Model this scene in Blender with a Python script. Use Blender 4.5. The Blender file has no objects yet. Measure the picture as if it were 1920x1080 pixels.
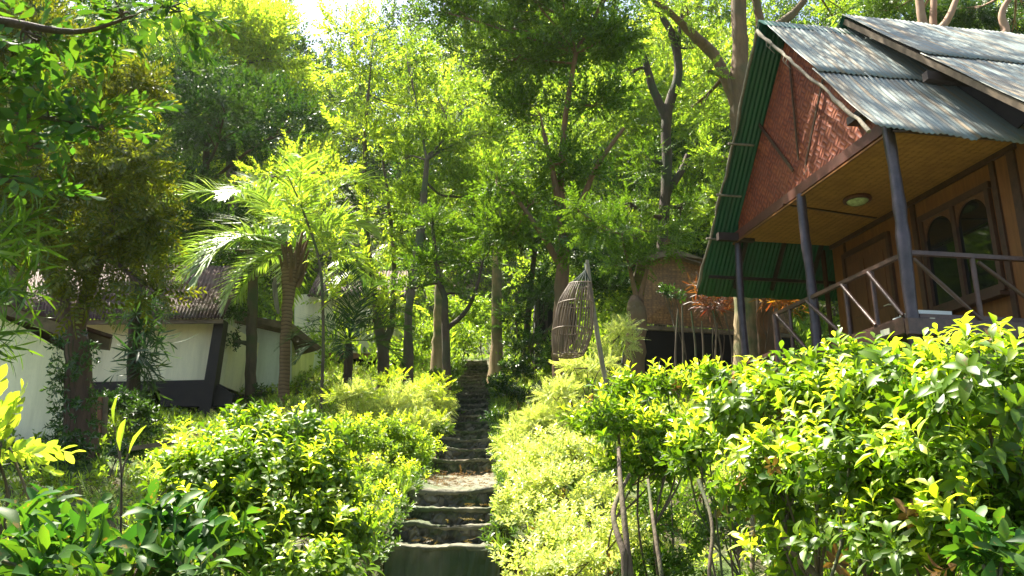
import bpy, math, random
import numpy as np
from mathutils import Vector

# ------------------------------------------------------------------ camera, light, exposure
S = bpy.context.scene
PITCH = math.radians(15.2); F = 1507.0
cam = bpy.data.cameras.new("camera"); camo = bpy.data.objects.new("camera", cam)
S.collection.objects.link(camo); S.camera = camo
cam.sensor_width = 36.0; cam.lens = 36.0 * F / 1920.0; cam.clip_end = 800; cam.clip_start = 0.05
camo.location = (0, 0, 0); camo.rotation_euler = (math.pi / 2 + PITCH, 0, 0)

SUN_EL, SUN_AZ = math.radians(64), math.radians(-46)      # azimuth from +Y (view direction), negative = left
w = bpy.data.worlds.new("World"); S.world = w; w.use_nodes = True
nt = w.node_tree; bg = nt.nodes["Background"]
sky = nt.nodes.new("ShaderNodeTexSky"); sky.sky_type = 'NISHITA'; sky.sun_disc = False
sky.sun_elevation = SUN_EL; sky.sun_rotation = SUN_AZ; sky.dust_density = 3.0; sky.air_density = 1.2
nt.links.new(sky.outputs[0], bg.inputs[0]); bg.inputs[1].default_value = 0.07
sl = bpy.data.lights.new("sun", 'SUN'); sl.energy = 5.0; sl.angle = math.radians(0.5); sl.color = (1.0, 0.93, 0.78)
so = bpy.data.objects.new("sun", sl); S.collection.objects.link(so)
sd = Vector((math.sin(SUN_AZ) * math.cos(SUN_EL), math.cos(SUN_AZ) * math.cos(SUN_EL), math.sin(SUN_EL)))
so.rotation_euler = sd.to_track_quat('Z', 'Y').to_euler(); so.location = (0, 0, 60)
S.view_settings.view_transform = 'Standard'; S.view_settings.look = 'None'
S.view_settings.exposure = 2.2; S.view_settings.gamma = 1.0
S.cycles.max_bounces = 8; S.cycles.diffuse_bounces = 3; S.cycles.transmission_bounces = 3
S.cycles.transparent_max_bounces = 4; S.cycles.use_denoising = True
S.cycles.sample_clamp_indirect = 8

rng = np.random.default_rng(7); random.seed(7)
CP, SP = math.cos(PITCH), math.sin(PITCH)

def ray(px, py):
    x, y = px - 960.0, 540.0 - py
    return np.array([x, F * CP - y * SP, F * SP + y * CP])
def P(px, py, Y):
    r = ray(px, py); return r * (Y / r[1])
def on_plane(px, py, p0, n):
    r = ray(px, py); return r * (np.dot(p0, n) / np.dot(r, n))
def mpp(p):                      # metres per photo pixel at point p
    return (p[1] * CP + p[2] * SP) / F

PY = [-60, 0, 4, 6.2, 6.98, 7.1, 8.2, 9.9, 10.1, 24, 28, 35, 50, 80, 160]
PZ = [-1.7, -1.6, -1.45, -1.15, -0.95, -0.75, 0.05, 0.33, 0.45, 4.12, 5.1, 8.0, 17.0, 34, 62]
def h(x, y):
    x = np.asarray(x, float); y = np.asarray(y, float)
    z = np.interp(y, PY, PZ)
    k = np.clip((np.abs(x + 0.6) - 0.7) / 2.5, 0, 1)
    z = z + k * 0.10 * (np.sin(x * 1.3 + 0.4 * y) + np.sin(y * 0.9 - x * 0.5 + 1)) + k * k * 0.06 * np.sin(x * 3.1 + y * 2.3)
    z = z + np.where(y < 8.2, k * 0.35 * np.clip((y - 4) / 3, 0, 1) * np.clip((8.2 - y) / 1.2, 0, 1), 0)
    return z
def G(px, Y, dz=0.0):
    z = float(h(0, Y)); x = (px - 960) * (Y * CP + z * SP) / F
    z = float(h(x, Y)); x = (px - 960) * (Y * CP + z * SP) / F
    return np.array([x, Y, float(h(x, Y)) + dz])

# ------------------------------------------------------------------ node / material helpers
def mat(name):
    m = bpy.data.materials.new(name); m.use_nodes = True
    m.node_tree.nodes.clear(); return m
class N:
    def __init__(s, m): s.t = m.node_tree
    def n(s, typ, **kw):
        nd = s.t.nodes.new(typ)
        for k, v in kw.items():
            if k.startswith('i_'):
                key = k[2:]; key = int(key) if key.isdigit() else key.replace('_', ' ')
                if isinstance(v, bpy.types.NodeSocket): s.t.links.new(v, nd.inputs[key])
                else: nd.inputs[key].default_value = v
            else: setattr(nd, k, v)
        return nd
    def math(s, op, a, b=0.0, c=None):
        kw = dict(operation=op, i_0=a, i_1=b)
        if c is not None: kw['i_2'] = c
        return s.n('ShaderNodeMath', **kw).outputs[0]
    def ramp(s, fac, stops, interp='LINEAR'):
        r = s.n('ShaderNodeValToRGB', i_0=fac); r.color_ramp.interpolation = interp
        while len(r.color_ramp.elements) < len(stops): r.color_ramp.elements.new(0.5)
        for e, (p, c) in zip(r.color_ramp.elements, stops): e.position = p; e.color = (*c, 1)
        return r.outputs[0]
    def noise(s, vec, scale, detail=4, rough=.55, dist=0.0):
        n = s.n('ShaderNodeTexNoise', i_Vector=vec); n.inputs['Scale'].default_value = scale
        n.inputs['Detail'].default_value = detail; n.inputs['Roughness'].default_value = rough
        n.inputs['Distortion'].default_value = dist; return n.outputs[0]
    def mix(s, fac, a, b, mode='MIX'):
        m = s.n('ShaderNodeMix', data_type='RGBA', blend_type=mode)
        for i, v in ((0, fac), (6, a), (7, b)):
            if isinstance(v, bpy.types.NodeSocket): s.t.links.new(v, m.inputs[i])
            else: m.inputs[i].default_value = v if i == 0 else (*v, 1)
        return m.outputs[2]
    def out(s, sh): s.n('ShaderNodeOutputMaterial', i_Surface=sh)
    def bump(s, height, strength, dist=0.01):
        b = s.n('ShaderNodeBump', i_Height=height); b.inputs['Strength'].default_value = strength
        b.inputs['Distance'].default_value = dist; return b.outputs[0]
    def scalevec(s, vec, sc):
        return s.n('ShaderNodeMapping', i_Vector=vec, i_Scale=sc).outputs[0]

def leaf_mat(name, cols, trans=1.0, gloss=0.5, tfac=.5, rough=.42, cap=.055, spots=0):
    """cols: list of (r,g,b) base colours; one is picked per leaf"""
    m = mat(name); k = N(m)
    g = k.n('ShaderNodeNewGeometry'); rnd = g.outputs['Random Per Island']
    col = k.ramp(rnd, [(i / max(1, len(cols) - 1), c) for i, c in enumerate(cols)])
    tc = k.n('ShaderNodeTexCoord')
    big = k.noise(tc.outputs['Object'], .9, 2)
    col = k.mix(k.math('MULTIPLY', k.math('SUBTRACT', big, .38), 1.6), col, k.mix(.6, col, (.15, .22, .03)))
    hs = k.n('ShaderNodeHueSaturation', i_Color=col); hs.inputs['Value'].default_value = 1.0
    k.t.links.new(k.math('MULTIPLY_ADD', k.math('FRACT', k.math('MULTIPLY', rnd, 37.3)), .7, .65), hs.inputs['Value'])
    base = hs.outputs[0]
    if spots: base = k.mix(k.ramp(k.noise(tc.outputs['Object'], spots, 3, .7), [(.62, (0, 0, 0)), (.68, (1, 1, 1))]), base, (.16, .12, .03))
    tcol = k.mix(1.0, base, (1.85 * trans, 1.8 * trans, .6 * trans), 'MULTIPLY')
    d = k.n('ShaderNodeBsdfDiffuse', i_Color=base); t = k.n('ShaderNodeBsdfTranslucent', i_Color=tcol)
    mx = k.n('ShaderNodeMixShader', i_0=tfac, i_1=d.outputs[0], i_2=t.outputs[0])
    gl = k.n('ShaderNodeBsdfGlossy', i_Roughness=rough); gl.inputs['Color'].default_value = (1, 1, 1, 1)
    fr = k.n('ShaderNodeFresnel', i_IOR=1.42)
    mx2 = k.n('ShaderNodeMixShader', i_0=k.math('MINIMUM', k.math('MULTIPLY', fr.outputs[0], gloss * .5), cap), i_1=mx.outputs[0], i_2=gl.outputs[0])
    k.out(mx2.outputs[0]); return m

def bark_mat(name, c1, c2, scale=6, stretch=.25, bump=.6, rough=.85, moss=None):
    m = mat(name); k = N(m); tc = k.n('ShaderNodeTexCoord')
    v = k.scalevec(tc.outputs['Object'], (1, 1, stretch))
    n1 = k.noise(v, scale, 6, .65, .3); n2 = k.noise(tc.outputs['Object'], 1.6, 3)
    col = k.ramp(n1, [(.3, c1), (.7, c2)])
    if moss: col = k.mix(k.ramp(n2, [(.48, (0, 0, 0)), (.62, (1, 1, 1))]), col, moss)
    b = k.n('ShaderNodeBsdfPrincipled', i_Base_Color=col, i_Roughness=rough, i_Normal=k.bump(k.noise(v, scale * 3, 6, .7), bump, .03))
    k.out(b.outputs[0]); return m

def plain(name, c, rough=.7, var=.25, scale=5, metal=0, bump=.15, spec=.5):
    m = mat(name); k = N(m); tc = k.n('ShaderNodeTexCoord')
    n1 = k.noise(tc.outputs['Object'], scale, 5, .6)
    lo = tuple(x * (1 - var) for x in c); hi = tuple(min(1, x * (1 + var)) for x in c)
    b = k.n('ShaderNodeBsdfPrincipled', i_Base_Color=k.ramp(n1, [(.3, lo), (.7, hi)]), i_Roughness=rough, i_Metallic=metal,
            i_Normal=k.bump(k.noise(tc.outputs['Object'], scale * 9, 4), bump, .01))
    b.inputs['Specular IOR Level'].default_value = spec
    k.out(b.outputs[0]); return m

def weave_mat(name, dark, light, cell=.05, diag=True, rough=.6, aged=None, bump=.5, strips=4.0, stretch=(1, 1, 1)):
    """split-bamboo matting: cells alternate strip direction; UV in metres"""
    m = mat(name); k = N(m); uv = k.n('ShaderNodeUVMap').outputs[0]
    mp = k.n('ShaderNodeMapping', i_Vector=uv, i_Scale=(stretch[0] / cell, stretch[1] / cell, 1))
    mp.inputs['Rotation'].default_value[2] = math.radians(45 if diag else 0)
    warp = k.noise(uv, 3, 2)
    v = k.n('ShaderNodeVectorMath', operation='ADD', i_0=mp.outputs[0], i_1=k.n('ShaderNodeCombineXYZ', i_0=k.math('MULTIPLY', warp, .8), i_1=k.math('MULTIPLY', warp, -.6)).outputs[0]).outputs[0]
    sx = k.n('ShaderNodeSeparateXYZ', i_0=v); x, y = sx.outputs[0], sx.outputs[1]
    ch = k.n('ShaderNodeTexChecker', i_Vector=v, i_Scale=1.0).outputs['Fac']
    sxs = k.math('ABSOLUTE', k.math('SINE', k.math('MULTIPLY', x, math.pi * strips / 2)))
    sys_ = k.math('ABSOLUTE', k.math('SINE', k.math('MULTIPLY', y, math.pi * strips / 2)))
    cx = k.math('ABSOLUTE', k.math('SUBTRACT', k.math('FRACT', x), .5)); cy = k.math('ABSOLUTE', k.math('SUBTRACT', k.math('FRACT', y), .5))
    A = k.math('MULTIPLY', sys_, k.math('SUBTRACT', 1.0, k.math('MULTIPLY', cx, 1.2)))
    B = k.math('MULTIPLY', sxs, k.math('SUBTRACT', 1.0, k.math('MULTIPLY', cy, 1.2)))
    hgt = k.math('ADD', k.math('MULTIPLY', A, ch), k.math('MULTIPLY', B, k.math('SUBTRACT', 1.0, ch)))
    fl = k.n('ShaderNodeVectorMath', operation='FLOOR', i_0=v).outputs[0]
    wn = k.n('ShaderNodeTexWhiteNoise', noise_dimensions='2D', i_Vector=fl).outputs[0]
    f = k.math('ADD', k.math('MULTIPLY', hgt, .5), k.math('MULTIPLY', wn, .28))
    col = k.ramp(f, [(.05, tuple(c * .45 for c in dark)), (.35, dark), (.85, light)])
    if aged:
        col = k.mix(k.ramp(k.noise(uv, 2.2, 5, .6), [(.45, (0, 0, 0)), (.68, (1, 1, 1))]), col, k.mix(.7, col, aged))
    b = k.n('ShaderNodeBsdfPrincipled', i_Base_Color=col, i_Roughness=rough, i_Normal=k.bump(hgt, bump, .008))
    k.out(b.outputs[0]); return m

def metal_mat(name, c, rust, sheet=.8, rough=.35, metal=.75, dirt=(.16, .15, .11)):
    m = mat(name); k = N(m); uv = k.n('ShaderNodeUVMap').outputs[0]
    st = k.noise(k.scalevec(uv, (9, .5, 1)), 1, 5, .6); blot = k.noise(uv, 1.3, 5, .65)
    s = k.n('ShaderNodeSeparateXYZ', i_0=uv)
    wn = k.n('ShaderNodeTexWhiteNoise', noise_dimensions='1D', i_W=k.math('FLOOR', k.math('DIVIDE', s.outputs[0], sheet))).outputs[0]
    col = k.mix(k.math('MULTIPLY', wn, .5), c, tuple(x * .7 for x in c))
    col = k.mix(k.ramp(st, [(.46, (0, 0, 0)), (.64, (1, 1, 1))]), col, rust)
    col = k.mix(k.ramp(blot, [(.5, (0, 0, 0)), (.75, (1, 1, 1))]), col, k.mix(.6, col, dirt))
    b = k.n('ShaderNodeBsdfPrincipled', i_Base_Color=col, i_Roughness=rough, i_Metallic=metal, i_Normal=k.bump(blot, .15, .02))
    k.out(b.outputs[0]); return m

def wall_mat(name, c, stain):
    m = mat(name); k = N(m); tc = k.n('ShaderNodeTexCoord'); o = tc.outputs['Object']
    streak = k.noise(k.scalevec(o, (3, 3, .35)), 1.2, 6, .65); fine = k.noise(o, 14, 5)
    z = k.n('ShaderNodeSeparateXYZ', i_0=o).outputs[2]
    col = k.mix(k.ramp(streak, [(.42, (0, 0, 0)), (.75, (1, 1, 1))]), c, stain)
    col = k.mix(k.ramp(fine, [(.5, (0, 0, 0)), (.8, (.4, .4, .4))]), col, tuple(x * .8 for x in c))
    b = k.n('ShaderNodeBsdfPrincipled', i_Base_Color=col, i_Roughness=.9, i_Normal=k.bump(fine, .2, .01))
    k.out(b.outputs[0]); return m

def wood_mat(name, c1, c2, rough=.5, plank=0, spec=.5):
    m = mat(name); k = N(m); uv = k.n('ShaderNodeUVMap').outputs[0]
    v = k.scalevec(uv, (22, 1.6, 1)); g = k.noise(v, 1, 5, .6, .6); big = k.noise(uv, 2, 3)
    col = k.ramp(k.math('ADD', k.math('MULTIPLY', g, .6), k.math('MULTIPLY', big, .4)), [(.35, c1), (.65, c2)])
    b = k.n('ShaderNodeBsdfPrincipled', i_Base_Color=col, i_Roughness=rough, i_Normal=k.bump(g, .15, .005))
    b.inputs['Specular IOR Level'].default_value = spec
    k.out(b.outputs[0]); return m

# ---- leaf colours
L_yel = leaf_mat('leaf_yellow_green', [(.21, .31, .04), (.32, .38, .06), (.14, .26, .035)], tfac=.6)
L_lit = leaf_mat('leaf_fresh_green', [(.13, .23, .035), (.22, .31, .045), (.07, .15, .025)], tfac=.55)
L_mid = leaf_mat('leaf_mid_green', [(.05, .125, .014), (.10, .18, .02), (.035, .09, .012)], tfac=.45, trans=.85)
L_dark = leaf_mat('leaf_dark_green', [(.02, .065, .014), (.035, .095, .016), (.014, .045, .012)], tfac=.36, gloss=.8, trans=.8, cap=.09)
L_olive = leaf_mat('leaf_olive', [(.07, .09, .008), (.12, .12, .008), (.035, .065, .010)], tfac=.48)
L_bush = leaf_mat('leaf_hedge', [(.06, .14, .010), (.12, .21, .012), (.04, .105, .010), (.17, .27, .012)], tfac=.5, gloss=.6, rough=.45, cap=.03, spots=38)
L_tip = leaf_mat('leaf_hedge_young', [(.33, .45, .03), (.46, .53, .05), (.22, .36, .02)], tfac=.55, gloss=.5, rough=.4)  # young leaf lime, brightened further to carry the sunlit bush tops
L_deep = leaf_mat('leaf_broad_dark', [(.020, .075, .014), (.032, .10, .016), (.075, .15, .014)], tfac=.42, gloss=.7, rough=.5, spots=30, cap=.022)
L_pale = leaf_mat('leaf_pale_sunlit', [(.38, .44, .18), (.52, .55, .30), (.24, .35, .08)], tfac=.5, trans=.95)  # pale fern green, whitened further to carry the glare of strong sun
L_palm = leaf_mat('leaf_palm', [(.13, .24, .035), (.22, .32, .05)], tfac=.45, gloss=2.0, rough=.45, cap=.22)
L_palmd = leaf_mat('leaf_palm_dark', [(.02, .055, .02), (.03, .08, .03)], tfac=.3, gloss=1.0, rough=.35)
L_red = leaf_mat('leaf_crimson', [(.12, .012, .02), (.22, .03, .025), (.05, .012, .02), (.26, .07, .03)], tfac=.5, trans=.7)
L_or = leaf_mat('leaf_orange', [(.36, .08, .02), (.45, .20, .03), (.16, .02, .02)], tfac=.5, trans=.7)
L_dry = leaf_mat('leaf_dry', [(.16, .08, .03), (.24, .13, .05), (.10, .06, .03)], tfac=.3, trans=.6)
# ---- barks
B_dark = bark_mat('bark_dark', (.028, .018, .010), (.095, .062, .036), scale=9, bump=1.0, moss=(.045, .055, .022))
B_grey = bark_mat('bark_grey', (.05, .036, .025), (.15, .11, .07), moss=(.06, .08, .03))
B_pale = bark_mat('bark_pale_tan', (.20, .13, .065), (.42, .31, .17), scale=5, stretch=.2, bump=.7, moss=(.12, .13, .05))
B_org = bark_mat('bark_orange_tan', (.09, .05, .025), (.24, .135, .065), scale=6, stretch=.2, bump=.9, moss=(.12, .085, .04))
B_pink = bark_mat('bark_pinkish', (.22, .12, .07), (.40, .25, .17), scale=4, stretch=.3, bump=.3)
B_red = bark_mat('bark_reddish', (.05, .028, .02), (.13, .075, .05), scale=7, bump=.8)
def palm_bark():
    m = mat('bark_palm_ringed'); k = N(m); tc = k.n('ShaderNodeTexCoord')
    z = k.n('ShaderNodeSeparateXYZ', i_0=tc.outputs['Object']).outputs[2]
    nn = k.noise(tc.outputs['Object'], 5, 4)
    s = k.math('FRACT', k.math('ADD', k.math('MULTIPLY', z, 14), k.math('MULTIPLY', nn, 1.2)))
    col = k.ramp(s, [(0, (.05, .03, .018)), (.25, (.24, .15, .08)), (.8, (.30, .20, .11)), (1, (.08, .05, .03))])
    col = k.mix(k.math('MULTIPLY', nn, .6), col, (.13, .08, .04))
    b = k.n('ShaderNodeBsdfPrincipled', i_Base_Color=col, i_Roughness=.85, i_Normal=k.bump(s, .6, .02)); k.out(b.outputs[0]); return m
B_palm = palm_bark()
M_post = plain('post_dark_lacquer', (.045, .032, .040), rough=.32, var=.5, scale=9, bump=.35)
M_rail = plain('rail_brown_lacquer', (.075, .040, .032), rough=.35, var=.4, scale=14, bump=.3)
M_beam = plain('beam_red_brown', (.10, .030, .018), rough=.5, var=.3, scale=8)
M_dkbeam = plain('beam_dark', (.035, .022, .018), rough=.6, var=.3)
M_frame = plain('frame_dark_brown', (.060, .026, .014), rough=.45, var=.35, scale=9)
M_orwood = wood_mat('plywood_orange', (.14, .05, .011), (.24, .095, .022), rough=.42)
M_door = wood_mat('door_wood', (.09, .036, .014), (.17, .07, .026), rough=.4)
M_deck = wood_mat('deck_plank', (.06, .035, .028), (.12, .07, .055), rough=.45)
M_gable = weave_mat('matting_red', (.20, .036, .012), (.42, .125, .036), cell=.14, aged=(.20, .05, .02), strips=4, bump=1.0)
M_ceil = weave_mat('matting_ceiling', (.42, .20, .042), (.50, .26, .065), cell=.035, diag=False, bump=.12, strips=2, aged=(.28, .12, .03), stretch=(.35, 1, 1))
M_thatch = weave_mat('matting_brown', (.20, .095, .035), (.42, .23, .085), cell=.05, diag=False, bump=.5, strips=3, aged=(.12, .06, .03), stretch=(.4, 1, 1))
M_tin = metal_mat('corrugated_tin', (.20, .245, .235), (.25, .19, .12), metal=.1, rough=.6, dirt=(.08, .085, .06))
M_green = metal_mat('corrugated_green', (.012, .105, .055), (.02, .085, .05), metal=.0, rough=.45, dirt=(.01, .05, .03))
M_redtin = metal_mat('corrugated_maroon', (.055, .018, .016), (.08, .036, .026), metal=.0, rough=.75)
M_palepole = bark_mat('pole_pale', (.14, .115, .08), (.30, .26, .19), scale=12, stretch=.3, bump=.7)
M_white = wall_mat('plaster_cream', (.86, .80, .56), (.60, .56, .38))
M_white2 = wall_mat('plaster_white_shaded', (.76, .78, .74), (.55, .56, .50))  # white plaster, cooled a little for its shaded front
M_sunwall = wall_mat('plaster_sunlit', (.70, .70, .32), (.45, .48, .2))  # yellow sunlight on the cottage side put into the plaster colour
M_black = plain('dark_timber', (.018, .013, .011), rough=.7, var=.4)
M_void = plain('shade_black', (.006, .005, .005), rough=1, var=.2)  # solid black that stands in for shade in hollow spaces
M_fascia = plain('fascia_weathered', (.14, .10, .06), rough=.8, var=.4, scale=8)
M_pinkbrick = plain('plinth_terracotta', (.28, .13, .08), rough=.9, var=.3)
M_bamboo = bark_mat('bamboo_grey_brown', (.09, .06, .035), (.22, .15, .09), scale=10, stretch=.2, bump=.4, rough=.55)
M_cord = plain('cord_green_black', (.02, .035, .025), rough=.8)
M_plate = plain('plastic_cream', (.7, .68, .5), rough=.4, var=.05)
M_sheet = plain('white_box_plastic', (.62, .68, .68), rough=.4, var=.08)

def stone_mat():
    m = mat('rubble_stone'); k = N(m); tc = k.n('ShaderNodeTexCoord'); o = tc.outputs['Object']
    vv = k.n('ShaderNodeTexVoronoi', i_Vector=o, i_Scale=11.0); ve = k.n('ShaderNodeTexVoronoi', i_Vector=o, i_Scale=11.0, feature='DISTANCE_TO_EDGE')
    n1 = k.noise(o, 4, 6, .65); nf = k.noise(o, 40, 4)
    col = k.ramp(vv.outputs['Color'], [(.2, (.04, .04, .028)), (.6, (.10, .09, .065)), (.9, (.19, .17, .12))])
    col = k.mix(k.ramp(ve.outputs[0], [(.0, (1, 1, 1)), (.06, (0, 0, 0))]), col, (.07, .065, .045))
    col = k.mix(k.ramp(n1, [(.45, (0, 0, 0)), (.62, (1, 1, 1))]), col, (.045, .065, .022))
    hh = k.math('ADD', k.ramp(ve.outputs[0], [(0, (0, 0, 0)), (.2, (1, 1, 1))]), k.math('MULTIPLY', nf, .5))
    b = k.n('ShaderNodeBsdfPrincipled', i_Base_Color=col, i_Roughness=.9, i_Normal=k.bump(hh, .9, .03)); k.out(b.outputs[0]); return m
M_stone = stone_mat()
M_tread = bark_mat('tread_concrete', (.045, .05, .028), (.20, .18, .12), scale=7, stretch=1, bump=.5, moss=(.06, .08, .03))
M_conc = bark_mat('mossy_concrete', (.035, .05, .025), (.14, .13, .085), scale=5, stretch=.3, bump=.7, moss=(.03, .05, .018))
def ground_mat():
    m = mat('hillside_soil'); k = N(m); tc = k.n('ShaderNodeTexCoord'); o = tc.outputs['Object']
    a = k.noise(o, .8, 6, .6); b_ = k.noise(o, 14, 6, .7); c = k.noise(o, 50, 4, .7)
    col = k.ramp(b_, [(.3, (.035, .028, .016)), (.6, (.09, .07, .035)), (.8, (.16, .12, .06))])
    col = k.mix(k.ramp(a, [(.4, (0, 0, 0)), (.58, (1, 1, 1))]), col, k.ramp(c, [(.35, (.03, .06, .012)), (.7, (.10, .16, .03))]))
    b = k.n('ShaderNodeBsdfPrincipled', i_Base_Color=col, i_Roughness=.95, i_Normal=k.bump(b_, .8, .05)); k.out(b.outputs[0]); return m
M_ground = ground_mat()
def glass_mat():
    m = mat('window_glass'); k = N(m)
    b = k.n('ShaderNodeBsdfPrincipled'); b.inputs['Base Color'].default_value = (.004, .006, .006, 1)
    b.inputs['Roughness'].default_value = .04; b.inputs['Specular IOR Level'].default_value = .8; k.out(b.outputs[0]); return m
M_glass = glass_mat()
M_lampglass = plain('lamp_glass_mottled', (.42, .48, .26), rough=.15, var=.45, scale=14)

# ------------------------------------------------------------------ object helpers
def tag(o, label=None, cat=None, group=None, kind=None):
    if label: o['label'] = label
    if cat: o['category'] = cat
    if group: o['group'] = group
    if kind: o['kind'] = kind
    return o
def thing(name, label, cat, loc=(0, 0, 0), group=None):
    o = bpy.data.objects.new(name, None); o.empty_display_size = .1
    S.collection.objects.link(o); o.location = tuple(float(c) for c in loc); return tag(o, label, cat, group)

class MB:
    """collects polygons; builds one mesh object"""
    def __init__(s): s.v = []; s.f = []; s.uv = []; s.n = 0; s.smooth = []
    def add(s, V, Fs, UV=None, smooth=False):
        V = np.asarray(V, float)
        s.v.append(V)
        for i, f in enumerate(Fs):
            s.f.append([int(j) + s.n for j in f]); s.smooth.append(smooth)
            if UV is None: s.uv.append([(float(V[j][0] + V[j][1] * .7), float(V[j][2])) for j in f])
            else: s.uv.append(UV[i])
        s.n += len(V)
    def box(s, p0, ax, ay, az):
        """box from corner p0 with three edge vectors"""
        p0, ax, ay, az = [np.asarray(q, float) for q in (p0, ax, ay, az)]
        V = [p0, p0 + ax, p0 + ax + ay, p0 + ay]; V = V + [q + az for q in V]
        lx, ly, lz = [float(np.linalg.norm(q)) for q in (ax, ay, az)]
        o = random.random() * 3
        def r(a, b): return [(o, o), (o + a, o), (o + a, o + b), (o, o + b)] if a < b else [(o, o), (o, o + a), (o + b, o + a), (o + b, o)]
        s.add(V, [(0, 3, 2, 1), (4, 5, 6, 7), (0, 1, 5, 4), (1, 2, 6, 5), (2, 3, 7, 6), (3, 0, 4, 7)],
              [r(ly, lx), r(lx, ly), r(lx, lz), r(ly, lz), r(lx, lz), r(ly, lz)])
        return s
    def bar(s, a, b, wd, ht, up=(0, 0, 1)):
        """square bar a->b (axis through centre)"""
        a, b = np.asarray(a, float), np.asarray(b, float); d = b - a; dn = d / np.linalg.norm(d)
        up = np.asarray(up, float)
        if abs(np.dot(dn, up)) > .98: up = np.array([1., 0, 0])
        sd_ = np.cross(dn, up); sd_ /= np.linalg.norm(sd_); u2 = np.cross(sd_, dn)
        return s.box(a - sd_ * wd / 2 - u2 * ht / 2, d, sd_ * wd, u2 * ht)
    def prism(s, pts, off):
        pts = np.asarray(pts, float); off = np.asarray(off, float); n = len(pts)
        V = np.vstack([pts, pts + off]); e = pts[1] - pts[0]; e = e / np.linalg.norm(e)
        nrm = np.cross(pts[1] - pts[0], pts[-1] - pts[0]); nrm /= np.linalg.norm(nrm); e2 = np.cross(nrm, e)
        uv = [(float(np.dot(p - pts[0], e)), float(np.dot(p - pts[0], e2))) for p in pts]
        Fs = [tuple(range(n))[::-1], tuple(range(n, 2 * n))]; U = [uv[::-1], uv]
        for i in range(n):
            j = (i + 1) % n; Fs.append((i, j, n + j, n + i)); l = float(np.linalg.norm(pts[j] - pts[i])); t = float(np.linalg.norm(off))
            U.append([(0, 0), (l, 0), (l, t), (0, t)])
        s.add(V, Fs, U); return s
    def tube(s, pts, rad, k=8, cap=True, noise=0.0):
        V, Fs = tube(pts, rad, k, noise); s.add(V, Fs, None, True)
        if cap:
            n = len(V); s.add(V[:k], [tuple(range(k))[::-1]]); s.add(V[n - k:], [tuple(range(k))])
        return s
    def build(s, name, m, parent=None):
        me = bpy.data.meshes.new(name); V = np.vstack(s.v)
        o = bpy.data.objects.new(name, me); S.collection.objects.link(o)
        if parent is not None:
            o.parent = parent; root = np.zeros(3); q = parent
            while q is not None: root += np.array(q.location); q = q.parent
            V = V - root
        me.from_pydata(V.tolist(), [], s.f)
        ul = me.uv_layers.new(name="UVMap"); flat = [c for f in s.uv for p in f for c in p]
        ul.data.foreach_set("uv", flat)
        me.polygons.foreach_set("use_smooth", s.smooth); me.materials.append(m); me.update()
        return o

def catmull(pts, n=6):
    pts = np.asarray(pts, float)
    if len(pts) < 3: return np.array([pts[0] + (pts[-1] - pts[0]) * t for t in np.linspace(0, 1, n + 1)])
    Q = np.vstack([2 * pts[0] - pts[1], pts, 2 * pts[-1] - pts[-2]]); out = []
    for i in range(1, len(Q) - 2):
        p0, p1, p2, p3 = Q[i - 1:i + 3]
        for t in np.linspace(0, 1, n, endpoint=False):
            out.append(.5 * (2 * p1 + (p2 - p0) * t + (2 * p0 - 5 * p1 + 4 * p2 - p3) * t * t + (3 * p1 - p0 - 3 * p2 + p3) * t ** 3))
    out.append(pts[-1]); return np.array(out)

def tube(pts, rad, k=8, noise=0.0):
    pts = np.asarray(pts, float)[:, :3]; n = len(pts); rad = np.broadcast_to(np.asarray(rad, float), (n,))
    T = np.gradient(pts, axis=0); T /= np.maximum(np.linalg.norm(T, axis=1, keepdims=True), 1e-9)
    ref = np.array([1., 0, 0]) if abs(T[0][0]) < .9 else np.array([0, 1., 0])
    A = np.zeros_like(pts); a = ref
    for i in range(n):
        a = a - T[i] * np.dot(a, T[i]); a /= np.linalg.norm(a); A[i] = a
    Bv = np.cross(T, A); th = np.linspace(0, 2 * np.pi, k, endpoint=False)
    R = rad[:, None] * np.ones((1, k))
    if noise:
        ph = rng.random(3) * 6; z = np.arange(n)[:, None]
        R = R * (1 + noise * (np.sin(2 * th + ph[0] + z * .3) + .6 * np.sin(3 * th + ph[1] - z * .2) + .15 * rng.normal(size=(n, k))))
    V = pts[:, None, :] + R[..., None] * (np.cos(th)[None, :, None] * A[:, None] + np.sin(th)[None, :, None] * Bv[:, None])
    V = V.reshape(-1, 3); Fs = []
    for i in range(n - 1):
        for j in range(k):
            j2 = (j + 1) % k; Fs.append((i * k + j, i * k + j2, (i + 1) * k + j2, (i + 1) * k + j))
    return V, Fs

def np_obj(name, V, T, m, parent=None, smooth=False):
    """big triangle mesh"""
    V = np.asarray(V, np.float32); T = np.asarray(T, np.int32)
    if parent is not None:
        root = np.zeros(3); q = parent
        while q is not None: root += np.array(q.location); q = q.parent
        V = (V - root).astype(np.float32)
    me = bpy.data.meshes.new(name); me.vertices.add(len(V)); me.vertices.foreach_set("co", V.ravel())
    me.loops.add(T.size); me.loops.foreach_set("vertex_index", T.ravel()); me.polygons.add(len(T))
    me.polygons.foreach_set("loop_start", np.arange(0, T.size, 3, dtype=np.int32))
    me.polygons.foreach_set("loop_total", np.full(len(T), 3, np.int32))
    me.polygons.foreach_set("use_smooth", np.full(len(T), smooth)); me.update(); me.validate()
    me.materials.append(m)
    o = bpy.data.objects.new(name, me); S.collection.objects.link(o)
    if parent is not None: o.parent = parent
    return o

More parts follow.
